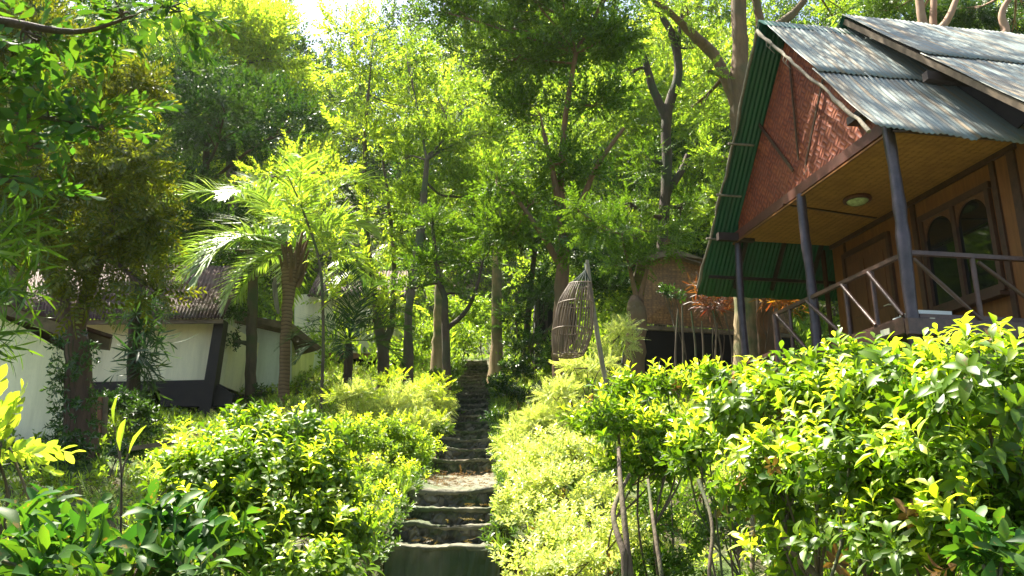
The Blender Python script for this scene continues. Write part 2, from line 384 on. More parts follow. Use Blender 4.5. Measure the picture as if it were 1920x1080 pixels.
# ------------------------------------------------------------------ leaves
def rotm(d, roll):
    """matrices (n,3,3) whose columns are x,y,z axes; z = d"""
    d = d / np.linalg.norm(d, axis=-1, keepdims=True)
    ref = np.where(np.abs(d[..., 2:3]) < .9, np.array([0., 0, 1]), np.array([1., 0, 0]))
    x = np.cross(ref, d); x /= np.linalg.norm(x, axis=-1, keepdims=True); y = np.cross(d, x)
    c, s = np.cos(roll)[..., None], np.sin(roll)[..., None]
    return np.stack([x * c + y * s, y * c - x * s, d], -1)

def leaf_rich(L, W, curl=.25, fold=.25, tipw=.55):
    """leaf along +Z, width along X, upper side +Y; 8 triangles"""
    rows = [(0, 0), (.3, .62), (tipw, 1.0), (.85, .62), (1, 0)]
    V = []
    for t, wd in rows:
        y = -curl * L * t * t; z = L * t * (1 - .25 * curl * t)
        if wd == 0: V.append((0, y, z))
        else: V += [(-W / 2 * wd, y + fold * W * wd * .5, z), (0, y, z), (W / 2 * wd, y + fold * W * wd * .5, z)]
    T = [(0, 2, 1), (0, 3, 2)]
    for r in (1, 4): T += [(r, r + 1, r + 4), (r, r + 4, r + 3), (r + 1, r + 2, r + 5), (r + 1, r + 5, r + 4)]
    T += [(7, 8, 10), (8, 9, 10)]
    return np.array(V, float), np.array(T)
def leaf_simple(L, W, fold=.3, curl=.12):
    V = [(0, 0, 0), (-W / 2, fold * W / 2, L * .5), (0, -curl * L, L), (W / 2, fold * W / 2, L * .5)]
    return np.array(V, float), np.array([(0, 2, 1), (0, 3, 2)])
def compose(items):
    V, T, n = [], [], 0
    for v, t in items: V.append(v); T.append(t + n); n += len(v)
    return np.vstack(V), np.vstack(T)
def place(vt, pos, d, roll, sc=1.0):
    v, t = vt; R = rotm(np.array([d], float), np.array([roll]))[0]
    return (v * sc) @ R.T + np.array(pos), t
def stemtri(a, b, r):
    a, b = np.array(a, float), np.array(b, float); d = b - a; x = np.cross(d, [.3, .5, .8]); x *= r / (np.linalg.norm(x) + 1e-9)
    y = np.cross(d, x); y *= r / (np.linalg.norm(y) + 1e-9)
    V = [a + x, a - x * .5 + y * .87, a - x * .5 - y * .87, b]
    return np.array(V), np.array([(0, 1, 3), (1, 2, 3), (2, 0, 3)])

def tpl_whorl(seed, nl=9, L=.085, W=.036, rich=True, stem=.16):
    r = np.random.default_rng(seed); it = [stemtri((0, 0, 0), (0, 0, stem), .003)]
    for i in range(nl):
        t = .15 + .85 * i / (nl - 1); az = i * 2.4 + r.random() * .5
        spread = math.radians(80 - 45 * t + r.normal() * 16)
        d = (math.cos(az) * math.sin(spread), math.sin(az) * math.sin(spread), math.cos(spread))
        s = (.75 + .45 * r.random()) * (1.0 if t < .8 else .8)
        v, tt = (leaf_rich(L * s * (.85 + .4 * r.random()), W * s, .05 + .6 * r.random(), .15 + .4 * r.random()) if rich else leaf_simple(L * s, W * s))
        # leaf upper side should face along the stem: rotate leaf y towards +z
        zax = np.array(d); y = np.array([0, 0, 1.]) - zax * zax[2]; y /= np.linalg.norm(y); x = np.cross(y, zax)
        V = v @ np.stack([x, y, zax]) + np.array([0, 0, stem * t]); it.append((V, tt))
    return compose(it)
def tpl_spray(seed, nl=14, L=.09, W=.045, length=.42, rich=False):
    """planar twig with alternate leaves, slight zig-zag"""
    r = np.random.default_rng(seed); it = [stemtri((0, 0, 0), (0, 0, length), .004)]
    for i in range(nl):
        t = .12 + .88 * i / (nl - 1); sgn = 1 if i % 2 else -1
        a = math.radians(58 - 35 * t + r.normal() * 9)
        d = np.array([sgn * math.sin(a), r.normal() * .25, math.cos(a)]); d /= np.linalg.norm(d)
        s = (.7 + .5 * r.random()) * (1 - .25 * t)
        v, tt = leaf_rich(L * s, W * s, .2, .25) if rich else leaf_simple(L * s, W * s)
        y = np.array([0, 1., 0]) + r.normal(size=3) * .3; y -= d * np.dot(y, d); y /= np.linalg.norm(y); x = np.cross(y, d)
        it.append((v @ np.stack([x, y, d]) + np.array([0, -.12 * length * t * t, length * t]), tt))
    return compose(it)
def tpl_pinnate(seed, pairs=8, L=.085, W=.034, length=.38, nfr=3):
    r = np.random.default_rng(seed); it = []
    for q in range(nfr):
        az = q * 2 * math.pi / nfr + r.random(); sp = math.radians(35 + 30 * r.random())
        D = np.array([math.cos(az) * math.sin(sp), math.sin(az) * math.sin(sp), math.cos(sp)])
        up = np.array([0, 0, 1.]) - D * D[2]; up /= np.linalg.norm(up); sd_ = np.cross(D, up)
        it.append(stemtri((0, 0, 0), D * length, .003))
        for i in range(pairs):
            t = .2 + .8 * i / (pairs - 1); base = D * length * t - up * .15 * length * t * t
            for sg in (-1, 1):
                a = math.radians(65 - 25 * t + r.normal() * 5)
                d = D * math.cos(a) + sd_ * sg * math.sin(a) - up * .25; d /= np.linalg.norm(d)
                y = up + r.normal(size=3) * .15; y -= d * np.dot(y, d); y /= np.linalg.norm(y); x = np.cross(y, d)
                s = (1 - .35 * abs(t - .55) * 2) * (.9 + .2 * r.random())
                v, tt = leaf_simple(L * s, W * s); it.append((v @ np.stack([x, y, d]) + base, tt))
    return compose(it)
def tpl_grass(seed, nb=9, L=.35, W=.012):
    r = np.random.default_rng(seed); it = []
    for i in range(nb):
        az = r.random() * 6.28; a = .15 + .5 * r.random(); l = L * (.5 + .7 * r.random())
        pts = [np.array([math.cos(az) * s_, math.sin(az) * s_, z_]) for s_, z_ in ((0, 0), (a * l * .35, l * .5), (a * l, l * .85))]
        x = np.array([-math.sin(az), math.cos(az), 0]) * W / 2
        V = np.array([pts[0] - x, pts[0] + x, pts[1] - x, pts[1] + x, pts[2]]); it.append((V, np.array([(0, 1, 3), (0, 3, 2), (2, 3, 4)])))
    return compose(it)
def tpl_strap(seed, nb=12, L=.16, W=.014, stem=.2):
    """twig with long narrow leaves"""
    r = np.random.default_rng(seed); it = [stemtri((0, 0, 0), (0, 0, stem), .004)]
    for i in range(nb):
        t = (i + 1) / nb; az = i * 2.4; sp = math.radians(80 - 50 * t + r.normal() * 8)
        d = np.array([math.cos(az) * math.sin(sp), math.sin(az) * math.sin(sp), math.cos(sp)])
        y = np.array([0, 0, 1.]) - d * d[2]; y /= np.linalg.norm(y); x = np.cross(y, d); s = .7 + .6 * r.random()
        v, tt = leaf_rich(L * s, W * s, .25, .2); it.append((v @ np.stack([x, y, d]) + np.array([0, 0, stem * t]), tt))
    return compose(it)
TPL = {
 'hedge': [tpl_whorl(s, 10, .085, .037) for s in range(8)],
 'hedgefar': [tpl_whorl(s, 9, .085, .04, rich=False) for s in range(4)],
 'broad': [tpl_whorl(s, 8, .12, .05, stem=.14) for s in range(4)],
 'spray': [tpl_spray(s) for s in range(4)],
 'pinn': [tpl_pinnate(s) for s in range(4)],
 'fern': [tpl_pinnate(s, 10, .05, .016, .26, 5) for s in range(4)],
 'bigspray': [tpl_spray(s, 11, .15, .065, .4, True) for s in range(3)],
 'grass': [tpl_grass(s) for s in range(4)],
 'strap': [tpl_strap(s) for s in range(3)],
 'fine': [tpl_spray(s, 16, .05, .026, .3) for s in range(4)],
}
def tri_area(vt):
    v, t = vt; return float(np.linalg.norm(np.cross(v[t[:, 1]] - v[t[:, 0]], v[t[:, 2]] - v[t[:, 0]]), axis=1).sum() / 2)
def scatter(kind, pos, d, sc):
    """instances of templates merged in one array"""
    pos, d, sc = np.asarray(pos), np.asarray(d), np.asarray(sc); tp = TPL[kind]; Vs, Ts, n = [], [], 0
    which = rng.integers(0, len(tp), len(pos)); R = rotm(d, rng.random(len(pos)) * 2 * np.pi)
    for i, (v, t) in enumerate(tp):
        m = which == i; c = int(m.sum())
        if not c: continue
        V = np.einsum('nij,kj->nki', R[m] * sc[m][:, None, None], v) + pos[m][:, None, :]
        T = t[None] + (np.arange(c) * len(v))[:, None, None] + n
        Vs.append(V.reshape(-1, 3)); Ts.append(T.reshape(-1, 3)); n += c * len(v)
    return np.vstack(Vs), np.vstack(Ts)

def blob_twigs(c, r, n, kind, scale, up=.35, nclump=None, shell=.45, flat=.6, spread=.3):
    c, r = np.asarray(c, float), np.asarray(r, float)
    nc = nclump or max(5, int(n / 26))
    u = rng.normal(size=(nc, 3)); u /= np.linalg.norm(u, axis=1, keepdims=True)
    cc = u * (rng.random((nc, 1)) ** shell) * .86
    size = .5 + rng.random(nc); pw = size / size.sum()
    w_ = rng.choice(nc, n, p=pw)
    off = rng.normal(size=(n, 3)) * spread * .62; off[:, 2] *= flat
    q = cc[w_] + off * size[w_][:, None]
    pos = c + q * r
    out = off / (np.linalg.norm(off, axis=1, keepdims=True) + 1e-6) * .7 + cc[w_] * .6
    d = out + rng.normal(size=(n, 3)) * .35; d[:, 2] += up
    sc = scale * (.75 + .5 * rng.random(n))
    return pos, d, sc, c + cc * r

def blob(px, py, Y, rx, ry=None, rd=None):
    c = P(px, py, Y); k = mpp(c); ry = ry or rx
    return c, np.array([rx * k, (rd if rd else (rx + ry) / 2 * k), ry * k])

def limb_pts(spec):
    """[(px,py,Y,width_px)...] -> points and radii"""
    pts = [np.append(P(a, b, c), d / 2 * mpp(P(a, b, c))) for a, b, c, d in spec]
    q = catmull(np.array(pts), 6); q[1:-1, :3] += rng.normal(size=(len(q) - 2, 3)) * (q[1:-1, 3:4] * .05)
    return q

def tree(name, label, cat='tree', trunks=(), blobs=(), kind='spray', scale=1.0, lai=2.4, m=None, bark=None, group=None,
         up=.35, branch=True, k=10, twigr=.012, noise=.06, crown='crown', shell=.45, flat=.6, tips=None, tipn=.35, dry=0):
    """trunks: list of pixel specs; the first begins at ground below its first pixel"""
    paths = []
    for i, sp in enumerate(trunks):
        q = limb_pts(sp)
        if i == 0:
            x, y = q[0][0], q[0][1]; g = float(h(x, y)) - .15
            if q[0][2] > g: q = np.vstack([[x, y, g, q[0][3] * 1.7], [x, y, (g * .4 + q[0][2] * .6), q[0][3] * 1.12], q])
            base = (x, y, g)
        paths.append(q)
    if not trunks:
        c0 = blobs[0][0]; base = (c0[0], c0[1], float(h(c0[0], c0[1])) - .05)
    root = thing(name, label, cat, base, group)
    if trunks:
        mb = MB()
        for i, q in enumerate(paths): mb.tube(q[:, :3], np.maximum(q[:, 3], .008), k if i == 0 else max(6, k - 2), noise=noise)
        trunk_mb = mb
    Vs, Ts, n0 = [], [], 0; tw = trunk_mb if trunks else MB(); has = bool(trunks)
    allp = np.vstack(paths) if paths else None
    area = np.mean([tri_area(t) for t in TPL[kind]])
    ext = max(float(v[:, 2].max()) for v, t in TPL[kind])
    for b in blobs:
        c, r = b[0], np.maximum(b[1] - .6 * ext * scale, b[1] * .45); dens = b[2] if len(b) > 2 else 1.0
        n = int(max(12, dens * lai * math.pi * b[1][0] * b[1][2] / (area * scale * scale)))
        pos, d, sc, cl = blob_twigs(c, r, n, kind, scale, up, shell=shell, flat=flat)
        gz = h(pos[:, 0], pos[:, 1]); keep = pos[:, 2] > gz + .03; pos, d, sc = pos[keep], d[keep], sc[keep]
        if len(pos) == 0: continue
        V, T = scatter(kind, pos, d, sc); Vs.append(V); Ts.append(T + n0); n0 += len(V)
        if branch:
            if allp is not None:
                j = np.argmin(np.linalg.norm((allp[:, :3] - c) * [1, 1, .8], axis=1)); a = allp[j, :3]; rr = min(allp[j, 3] * .55, .06)
            else:
                a = np.array([c[0] + rng.normal() * .1, c[1] + rng.normal() * .1, float(h(c[0], c[1])) - .05]); rr = .011
            mid = (a + c) / 2 + rng.normal(size=3) * np.linalg.norm(c - a) * .08
            q = catmull([a, mid, c], 5); tw.tube(q, np.linspace(rr, rr * .45, len(q)), 6, cap=False); has = True
            for e in cl[:26]:
                st = q[rng.integers(len(q) // 2, len(q))]; m2 = (st + e) / 2 + rng.normal(size=3) * .08 * np.linalg.norm(e - st)
                qq = catmull([st, m2, e], 3); tw.tube(qq, np.linspace(max(rr * .4, twigr * .7), twigr * .4, len(qq)), 4, cap=False)
            if allp is None: tw.build('stem', bark or B_grey, root); tw = MB(); has = False
    if tips is not None:
        Vs2, Ts2, n2 = [], [], 0
        for b in blobs:
            c, r = b[0], np.maximum(b[1] - .45 * ext * scale, b[1] * .5); n = int(max(4, tipn * math.pi * b[1][0] * b[1][2] / (area * scale * scale)))
            u = rng.normal(size=(n, 3)); u[:, 2] = np.abs(u[:, 2]) * 1.1 + .15; u /= np.linalg.norm(u, axis=1, keepdims=True)
            pos = c + u * r * (1 + .08 * rng.normal(size=(n, 1))); V, T = scatter(kind, pos, u * .4 + rng.normal(size=(n, 3)) * .3 + [0, 0, .8], scale * (.7 + .4 * rng.random(n))); Vs2.append(V); Ts2.append(T + n2); n2 += len(V)
        np_obj('young_leaves', np.vstack(Vs2), np.vstack(Ts2), tips, root, kind == 'hedge')['label'] = 'lime coloured young leaves at the shoot tips, tinted as if sunlit'
    if dry:
        V3, T3, n3 = [], [], 0
        for b in blobs:
            n = max(2, int(dry * b[1][0] * b[1][2] * 10)); pos = b[0] + rng.normal(size=(n, 3)) * b[1] * .5; V, T = scatter('broad', pos, rng.normal(size=(n, 3)) + [0, 0, -.4], .35 + .3 * rng.random(n)); V3.append(V); T3.append(T + n3); n3 += len(V)
        np_obj('withered_leaves', np.vstack(V3), np.vstack(T3), L_dry, root)['label'] = 'brown withered leaves caught inside the bush'
    if has: tw.build('trunk', bark or B_grey, root)
    if Vs: np_obj(crown, np.vstack(Vs), np.vstack(Ts), m or L_mid, root, kind in ('hedge', 'broad', 'bigspray', 'strap'))
    return root

def drop_lean(o): return o
# ================================================================== SETTING
def terrain():
    xs = np.concatenate([np.linspace(-90, -14, 20), np.linspace(-13, 13, 90), np.linspace(14, 90, 20)])
    ys = np.concatenate([np.linspace(-50, -2, 10), np.linspace(-1, 30, 130), np.linspace(31, 158, 50)])
    X, Y = np.meshgrid(xs, ys); Z = h(X, Y) + rng.normal(size=X.shape) * .015 * (np.abs(X + .6) > 1)
    V = np.stack([X, Y, Z], -1).reshape(-1, 3); nx = len(xs); T = []
    i, j = np.meshgrid(np.arange(len(ys) - 1), np.arange(nx - 1), indexing='ij'); a = (i * nx + j).ravel()
    T = np.vstack([np.stack([a, a + 1, a + nx + 1], 1), np.stack([a, a + nx + 1, a + nx], 1)])
    o = np_obj('ground', V, T, M_ground, smooth=True); tag(o, kind='structure'); return o
terrain()

def steps():
    """the stair up the slope: (Y, top z, centre px, width m)"""
    L = [(7.0, -.30, 830, .95), (7.36, -.13, 838, .92), (7.72, .0, 848, .92), (8.1, .17, 862, 1.0)]
    n = 21
    for i in range(n):
        t = i / (n - 1); Y = 10 + 13.6 * t
        L.append((Y, .40 + .17 + (3.62 * t), 868 + 6 * math.sin(i * .9) + 26 * t, .78 - .08 * random.random()))
    ris, trd = MB(), MB()
    for i, (Y, z, px, wd) in enumerate(L):
        x = (px - 960) * (Y * CP + z * SP) / F
        nY = L[i + 1][0] if i + 1 < len(L) else Y + 1.6
        zb = z - .24 if i else -1.0
        # riser: grid displaced
        nx, nz = 30, 5; V = []; wob = np.interp(np.arange(31), np.linspace(0, 30, 7), rng.normal(size=7) * .022); sag = np.interp(np.arange(31), np.linspace(0, 30, 6), rng.normal(size=6) * .012)
        for a in range(nz + 1):
            for b in range(nx + 1):
                V.append((x - wd / 2 + wd * b / nx, Y + random.gauss(0, .010) + wob[b], zb + (z - .03 - zb) * a / nz))
        Fs = [(a * (nx + 1) + b, a * (nx + 1) + b + 1, (a + 1) * (nx + 1) + b + 1, (a + 1) * (nx + 1) + b) for a in range(nz) for b in range(nx)]

        if i: ris.add(V, Fs)
        else: conc = MB(); conc.add(V, Fs); conc.build('retaining_step', M_conc).__setitem__('kind', 'structure')
        # tread slab
        dz = .22 if i == 3 else 0.0; yy = nY + .05; zt = z + dz
        ny = 4 if i != 3 else 10; V = []
        for a in range(ny + 1):
            for b in range(nx + 1):
                t = a / ny; V.append((x - wd / 2 * 1.04 + wd * 1.04 * b / nx, Y - .03 + random.gauss(0, .003) + wob[b] * (a == 0) + (yy - Y) * t, z + dz * t + random.gauss(0, .006 if a else .002) + sag[b] - .02 * math.exp(-((b / nx - .5) / .25) ** 2) - .010 * (a == 0)))
        for b in range(nx + 1): V.append((x - wd / 2 * 1.04 + wd * 1.04 * b / nx, Y + .0 + wob[b], z - .055 + sag[b] + random.gauss(0, .003)))
        Fs = [(a * (nx + 1) + b, a * (nx + 1) + b + 1, (a + 1) * (nx + 1) + b + 1, (a + 1) * (nx + 1) + b) for a in range(ny) for b in range(nx)]
        o_ = (ny + 1) * (nx + 1); Fs += [(o_ + b, o_ + b + 1, b + 1, b) for b in range(nx)]
        trd.add(V, Fs, smooth=True)
        for sx in (-1, 1):
            ris.add([(x + sx * wd / 2 * 1.02, Y - .01, z - .04), (x + sx * wd / 2 * 1.02, yy, zt - .03), (x + sx * wd / 2 * 1.02, yy, zt - .7), (x + sx * wd / 2 * 1.02, Y - .01, zb - .3)], [(0, 1, 2, 3)])
    ris.build('step_risers', M_stone)['kind'] = 'structure'
    trd.build('step_treads', M_tread)['kind'] = 'structure'
first = None
steps()
# ================================================================== BAMBOO HUT (right)
O = np.array([4.53, 8.84, 0.0]); az = math.radians(-10)
U = np.array([math.sin(az), math.cos(az), 0.0]); Vv = np.array([math.cos(az), -math.sin(az), 0.0]); Z = np.array([0, 0, 1.0])
HW = 4.15; CZ = 4.4; DZ = 2.0; WB = 1.75
def H(a, b, z): return O + U * a + Vv * b + Z * z
hut = thing('bamboo_hut', 'stilted bamboo hut on the right with red matting gable and corrugated tin roof', 'hut', H(2, 2, float(h(5.5, 10.5))))

def corrugated(name, p0, along, down, L, W_, m, parent, pitch=.076, amp=.009, rag=.0, sag=0.0, start=0.0, rows=8):
    """sheet: p0 at top, 'along' ridge direction length L, 'down' direction length W_"""
    along = along / np.linalg.norm(along); down = down / np.linalg.norm(down); nrm = np.cross(along, down)
    if nrm[2] < 0: nrm = -nrm
    n = int(L / pitch * 6); t = np.linspace(0, L, n); rg = rag * (np.interp(t, np.linspace(0, L, 40), rng.normal(size=40)))
    V = []; UV = []
    for r in range(rows + 1):
        f = r / rows; dd = W_ * f + (rg if r == rows else 0)
        a = amp * np.sin(2 * np.pi * t / pitch) + .010 * np.floor(t / .75 % 2)
        lift = sag * math.sin(f * math.pi)
        V.append(p0 + along * t[:, None] + down * (np.ones(n) * dd)[:, None] + nrm * (a - lift + .006 * np.sin(t * 2.1 + r))[:, None])
        UV.append(np.stack([t + start, np.ones(n) * dd], 1))
    V = np.vstack(V); UV = np.vstack(UV); Fs = []; U_ = []
    for r in range(rows):
        for i in range(n - 1):
            f = (r * n + i, r * n + i + 1, (r + 1) * n + i + 1, (r + 1) * n + i); Fs.append(f); U_.append([tuple(UV[j]) for j in f])
    mb = MB(); mb.add(V, Fs, U_, True); o = mb.build(name, m, parent)
    sm = o.modifiers.new('thick', 'SOLIDIFY'); sm.thickness = .003; sm.offset = 0
    return o

RA = 2.07; RZ = 7.15; RB = -.37
ap = H(RA, RB, RZ); ev = H(-.36, RB, 4.17)
dn = ev - ap; half = np.linalg.norm(dn)
corrugated('roof_sheet', H(RA, RB, RZ) + dn * .50 + Z * 0 , Vv, dn, 6.5, half * .50, M_tin, hut, rag=.045, sag=.01, start=4)['label'] = 'lower run of pale tin roofing with ragged eave'
corrugated('roof_sheet', H(RA, RB + .02, RZ) + np.array([0, 0, .035]), Vv, dn, 6.5, half * .54, M_tin, hut, rag=.02, start=9)['label'] = 'upper run of pale tin roofing'
fdn = H(RA + 2.98, RB, 3.62) - ap
corrugated('roof_underside', H(RA, RB - .02, RZ - .02), Vv, fdn, 3.1, np.linalg.norm(fdn), M_green, hut, rag=.01)['label'] = 'green corrugated sheet of the far roof slope'
rc = MB(); rc.prism([H(RA - .16, RB - .03, RZ - .14), H(RA, RB - .03, RZ + .05), H(RA + .16, RB - .03, RZ - .16), H(RA, RB - .03, RZ + .02)], Vv * 2.2)
rc.build('ridge_cap', M_green, hut)
# main (second) roof
ap2 = H(RA, 1.02, 7.42); ev2 = H(RA - 3.3, 1.02, 4.05); d2 = ev2 - ap2
corrugated('roof_sheet', ap2 + d2 * .47, Vv, d2, 6.0, np.linalg.norm(d2) * .53, M_tin, hut, rag=.03, start=30)['label'] = 'lower tin sheets of the rear main roof'
corrugated('roof_sheet', ap2 + Z * .035, Vv, d2, 6.0, np.linalg.norm(d2) * .5, M_tin, hut, start=20)['label'] = 'upper tin sheets of the rear main roof'
d3 = H(RA + 3.0, 1.02, 4.2) - ap2
corrugated('roof_sheet', ap2, Vv, d3, 6.0, np.linalg.norm(d3), M_green, hut)['label'] = 'far slope of the rear main roof'
def rough_pole(mb, a, b, r, k=8, wig=.02, n=14):
    a, b = np.asarray(a, float), np.asarray(b, float)
    pts = np.array([a + (b - a) * t for t in np.linspace(0, 1, n)]); pts[1:-1] += rng.normal(size=(n - 2, 3)) * wig * .35
    ph = rng.random() * 6; pts += (np.sin(np.linspace(0, 5, n) + ph) * wig)[:, None] * np.array([.7, 0, .3])
    mb.tube(pts, r * (1 + .12 * rng.normal(size=n)), k, noise=.05)
mb = MB(); rough_pole(mb, H(RA + .02, RB - .04, RZ - .12), H(-.20, RB - .04, 4.22), .024, wig=.028, n=24)
for q in (.12, .16, .3, .33): 
    p = H(RA, RB - .05, RZ - .12) * (1 - q) + H(-.2, RB - .05, 4.22) * q
    mb.tube(catmull([p, p + [-.04, 0, -.10], p + [.02, -.02, -.20]], 3), .006, 4)
mb.build('verge_pole', M_palepole, hut)['label'] = 'crooked pale pole along the near verge'
mb = MB(); e3 = H(RA + 2.85, RB - .04, 3.70); rough_pole(mb, H(RA + .05, RB - .04, RZ - .14), e3, .024, wig=.03, n=24)
mb.build('verge_pole', M_palepole, hut)
for q in (.40, .60, .78):
    p = (H(RA, RB - .03, RZ - .14) * (1 - q) + e3 * q); mb = MB(); rough_pole(mb, p - Vv * .08 - Z * .03, p + Vv * .36 - Z * .03, .020, n=6, wig=.006); mb.build('batten', M_palepole, hut)
# rafters and purlin beneath far slope
nr = np.cross(Vv, fdn / np.linalg.norm(fdn)); nr = nr if nr[2] > 0 else -nr
for b in (.25, .95, 1.65, 2.3):
    mb = MB(); mb.bar(H(RA + 1.5, b, RZ) + Z * (fdn[2] * 1.5 / 2.98) - nr * .07, H(RA + 2.86, b, RZ) + Z * (fdn[2] * 2.86 / 2.98) - nr * .07, .05, .07); mb.build('rafter', M_dkbeam, hut)
mb = MB(); mb.bar(H(RA + 2.72, -.3, RZ + fdn[2] * 2.72 / 2.98) - nr * .13, H(RA + 2.72, 2.7, RZ + fdn[2] * 2.72 / 2.98) - nr * .13, .05, .05); mb.build('purlin', M_dkbeam, hut)
mb = MB(); mb.bar(H(HW - .1, RB - .02, CZ - .04), H(HW - .1, .25, CZ - .04), .10, .13); mb.build('beam_end', M_dkbeam, hut)
# rafters (verge boards) of main roof
mb = MB(); a_ = ap2 - Z * .12; b_ = ev2 - Z * .12
mb.bar(a_ + Vv * .05 + Z * .03, b_ + Vv * .05 + Z * .03, .05, .08); mb.build('verge_board', M_fascia, hut)
mb = MB(); mb.bar(a_ + Vv * .5 - Z * .1, b_ + Vv * .5 - Z * .1, .07, .10); mb.build('rafter', M_dkbeam, hut)
mb = MB(); mb.bar(H(.35, .9, 5.38), H(.35, 4.5, 5.38), .10, .12); mb.build('purlin', M_dkbeam, hut)
# gable panel
gp = MB(); gp.prism([H(HW - .02, .03, CZ + .08), H(.02, .03, CZ + .08), H(.10, .03, CZ + .22), H(RA, .03, RZ - .22), H(HW - .05, .03, CZ + .26)], Vv * .03)
gp.build('gable_panel', M_gable, hut)['label'] = 'woven red brown bamboo matting gable'
n_g = -Vv
def gpt(px, py, off=-.005): return on_plane(px, py, H(0, off, 0), n_g)
for (a, b, wd) in (((1480, 117), (1497, 300), .035), ((1543, 147), (1510, 310), .04), ((1423, 233), (1487, 320), .05)):
    mb = MB(); A, B = gpt(*a), gpt(*b); mb.bar(A, B, .015, wd, up=np.cross(B - A, Vv)); mb.build('cover_strip', M_frame, hut)
mb = MB(); mb.bar(H(-.06, -.01, CZ + .03), H(HW + .08, -.01, CZ + .01), .05, .15); mb.build('gable_beam', M_beam, hut)
mb = MB(); mb.bar(H(-.06, -.03, CZ - .095), H(HW + .08, -.03, CZ - .095), .03, .022); mb.build('trim', M_orwood, hut)['label'] = 'thin pale trim under the gable beam'
# loose fibre hanging
mb = MB(); A = gpt(1510, 308, -.04); mb.tube(catmull([A, A + [.02, 0, -.06], A + [-.05, -.01, -.17]], 4), .004, 4); mb.tube(catmull([A, A + [-.02, 0, -.05], A + [.0, -.01, -.12]], 4), .003, 4); mb.build('loose_fibre', M_palepole, hut)
# dark box at eave under verge
mb = MB(); p = gpt(1630, 206, -.02); mb.box(p - Vv * .1 - Z * .06, U * .34, Vv * .2, Z * .10); mb.build('eave_block', M_black, hut)
# inner gable closing the main roof, black for the shade inside
mb = MB(); mb.prism([H(-.5, WB - .02, 4.6), H(RA, WB - .02, 7.25), H(HW + .3, WB - .02, 4.9), H(HW, WB - .02, CZ + .1), H(0, WB - .02, CZ + .1)], Vv * .03); mb.build('attic_wall', M_black, hut)
# ceiling
mb = MB(); mb.prism([H(HW, .0, CZ - .05), H(HW, WB, CZ - .05), H(0, WB, CZ - .05), H(0, 0, CZ - .05)], Z * .02); mb.build('ceiling', M_ceil, hut)
for (a, b) in (((1467, 383), (1643, 409)),):
    A, B = [on_plane(*q, H(0, 0, CZ - .06), Z) for q in (a, b)]; mb = MB(); mb.bar(A, B, .035, .015); mb.build('ceiling_strip', M_frame, hut)
mb = MB(); mb.bar(H(0, WB - .03, CZ - .09), H(HW, WB - .03, CZ - .09), .05, .07); mb.build('cornice', M_frame, hut)
# side ceiling beyond (under eave, right)
mb = MB(); mb.prism([H(0, 0, CZ - .05), H(0, WB + 4, CZ - .05), H(-.30, WB + 4, CZ - .19), H(-.30, 0, CZ - .19)], Z * .02); mb.build('eave_soffit', M_frame, hut)
# wall
wl = MB(); wl.prism([H(-.45, WB, DZ), H(HW, WB, DZ), H(HW, WB, CZ - .055), H(-.45, WB, CZ - .055)], Vv * .08); wl.build('wall', M_orwood, hut)['label'] = 'varnished orange plywood wall behind the porch'
bx = MB(); bx.prism([H(HW, WB + .1, DZ), H(HW, WB + 5.5, DZ), H(HW, WB + 5.5, CZ + .4), H(HW, WB + .1, CZ + .4)], -U * .08); bx.build('wall', M_door, hut)['label'] = 'far side wall of the room'
def wpt(px, py, off=-.01): return on_plane(px, py, H(0, WB + off, 0), n_g)
def wpoly(name, pts, m, th=.02, off=-.03, parent=None):
    q = [wpt(a, b, off) for a, b in pts]; mb = MB(); mb.prism(q, Vv * th); return mb.build(name, m, parent or hut)
# vertical frame members on wall: by a-coordinate
def amem(a0, wd, z0=DZ, z1=CZ - .06, m=M_frame, name='wall_batten'):
    mb = MB(); mb.box(H(a0, WB - .035, z0), U * wd, Vv * .034, Z * (z1 - z0)); return mb.build(name, m, hut)
def a_of(px, py): return float(np.dot(wpt(px, py) - O, U))
amem(a_of(1556, 560), .10); amem(a_of(1728, 480) , .09); amem(a_of(1880, 400), .08); amem(a_of(1600, 520) + .12, .03)
amem(a_of(1910, 400) - .1, .12)
# door
aD0, aD1 = a_of(1668, 480), a_of(1588, 500); zt = 3.98
dr = MB(); dr.box(H(aD0, WB - .03, DZ + .02), U * (aD1 - aD0), Vv * .03, Z * (zt - DZ)); door = dr.build('door', M_door, hut)
for i, (f0, f1, z0, z1) in enumerate(((.1, .47, .15, .8), (.55, .92, .15, .8), (.1, .47, .95, 1.85), (.55, .92, .95, 1.85))):
    mb = MB(); w_ = aD1 - aD0; mb.box(H(aD0 + w_ * f0, WB - .045, DZ + z0), U * w_ * (f1 - f0), Vv * .014, Z * (z1 - z0)); mb.build('door_panel', M_door, door)
mb = MB(); mb.tube([H(aD0 + .07, WB - .03, 2.95), H(aD0 + .07, WB - .09, 2.95)], .012, 8); mb.tube([H(aD0 + .07, WB - .09, 2.95), H(aD0 + .17, WB - .09, 2.95)], .010, 8); mb.build('handle', M_plate, door)
mb = MB(); 
for a0, b0 in ((aD0 - .07, aD0), (aD1, aD1 + .07)): mb.box(H(a0, WB - .05, DZ), U * (b0 - a0), Vv * .05, Z * (zt - DZ + .1))
mb.box(H(aD0, WB - .05, zt + .02), U * (aD1 - aD0), Vv * .05, Z * .09); mb.build('door_frame', M_frame, hut)
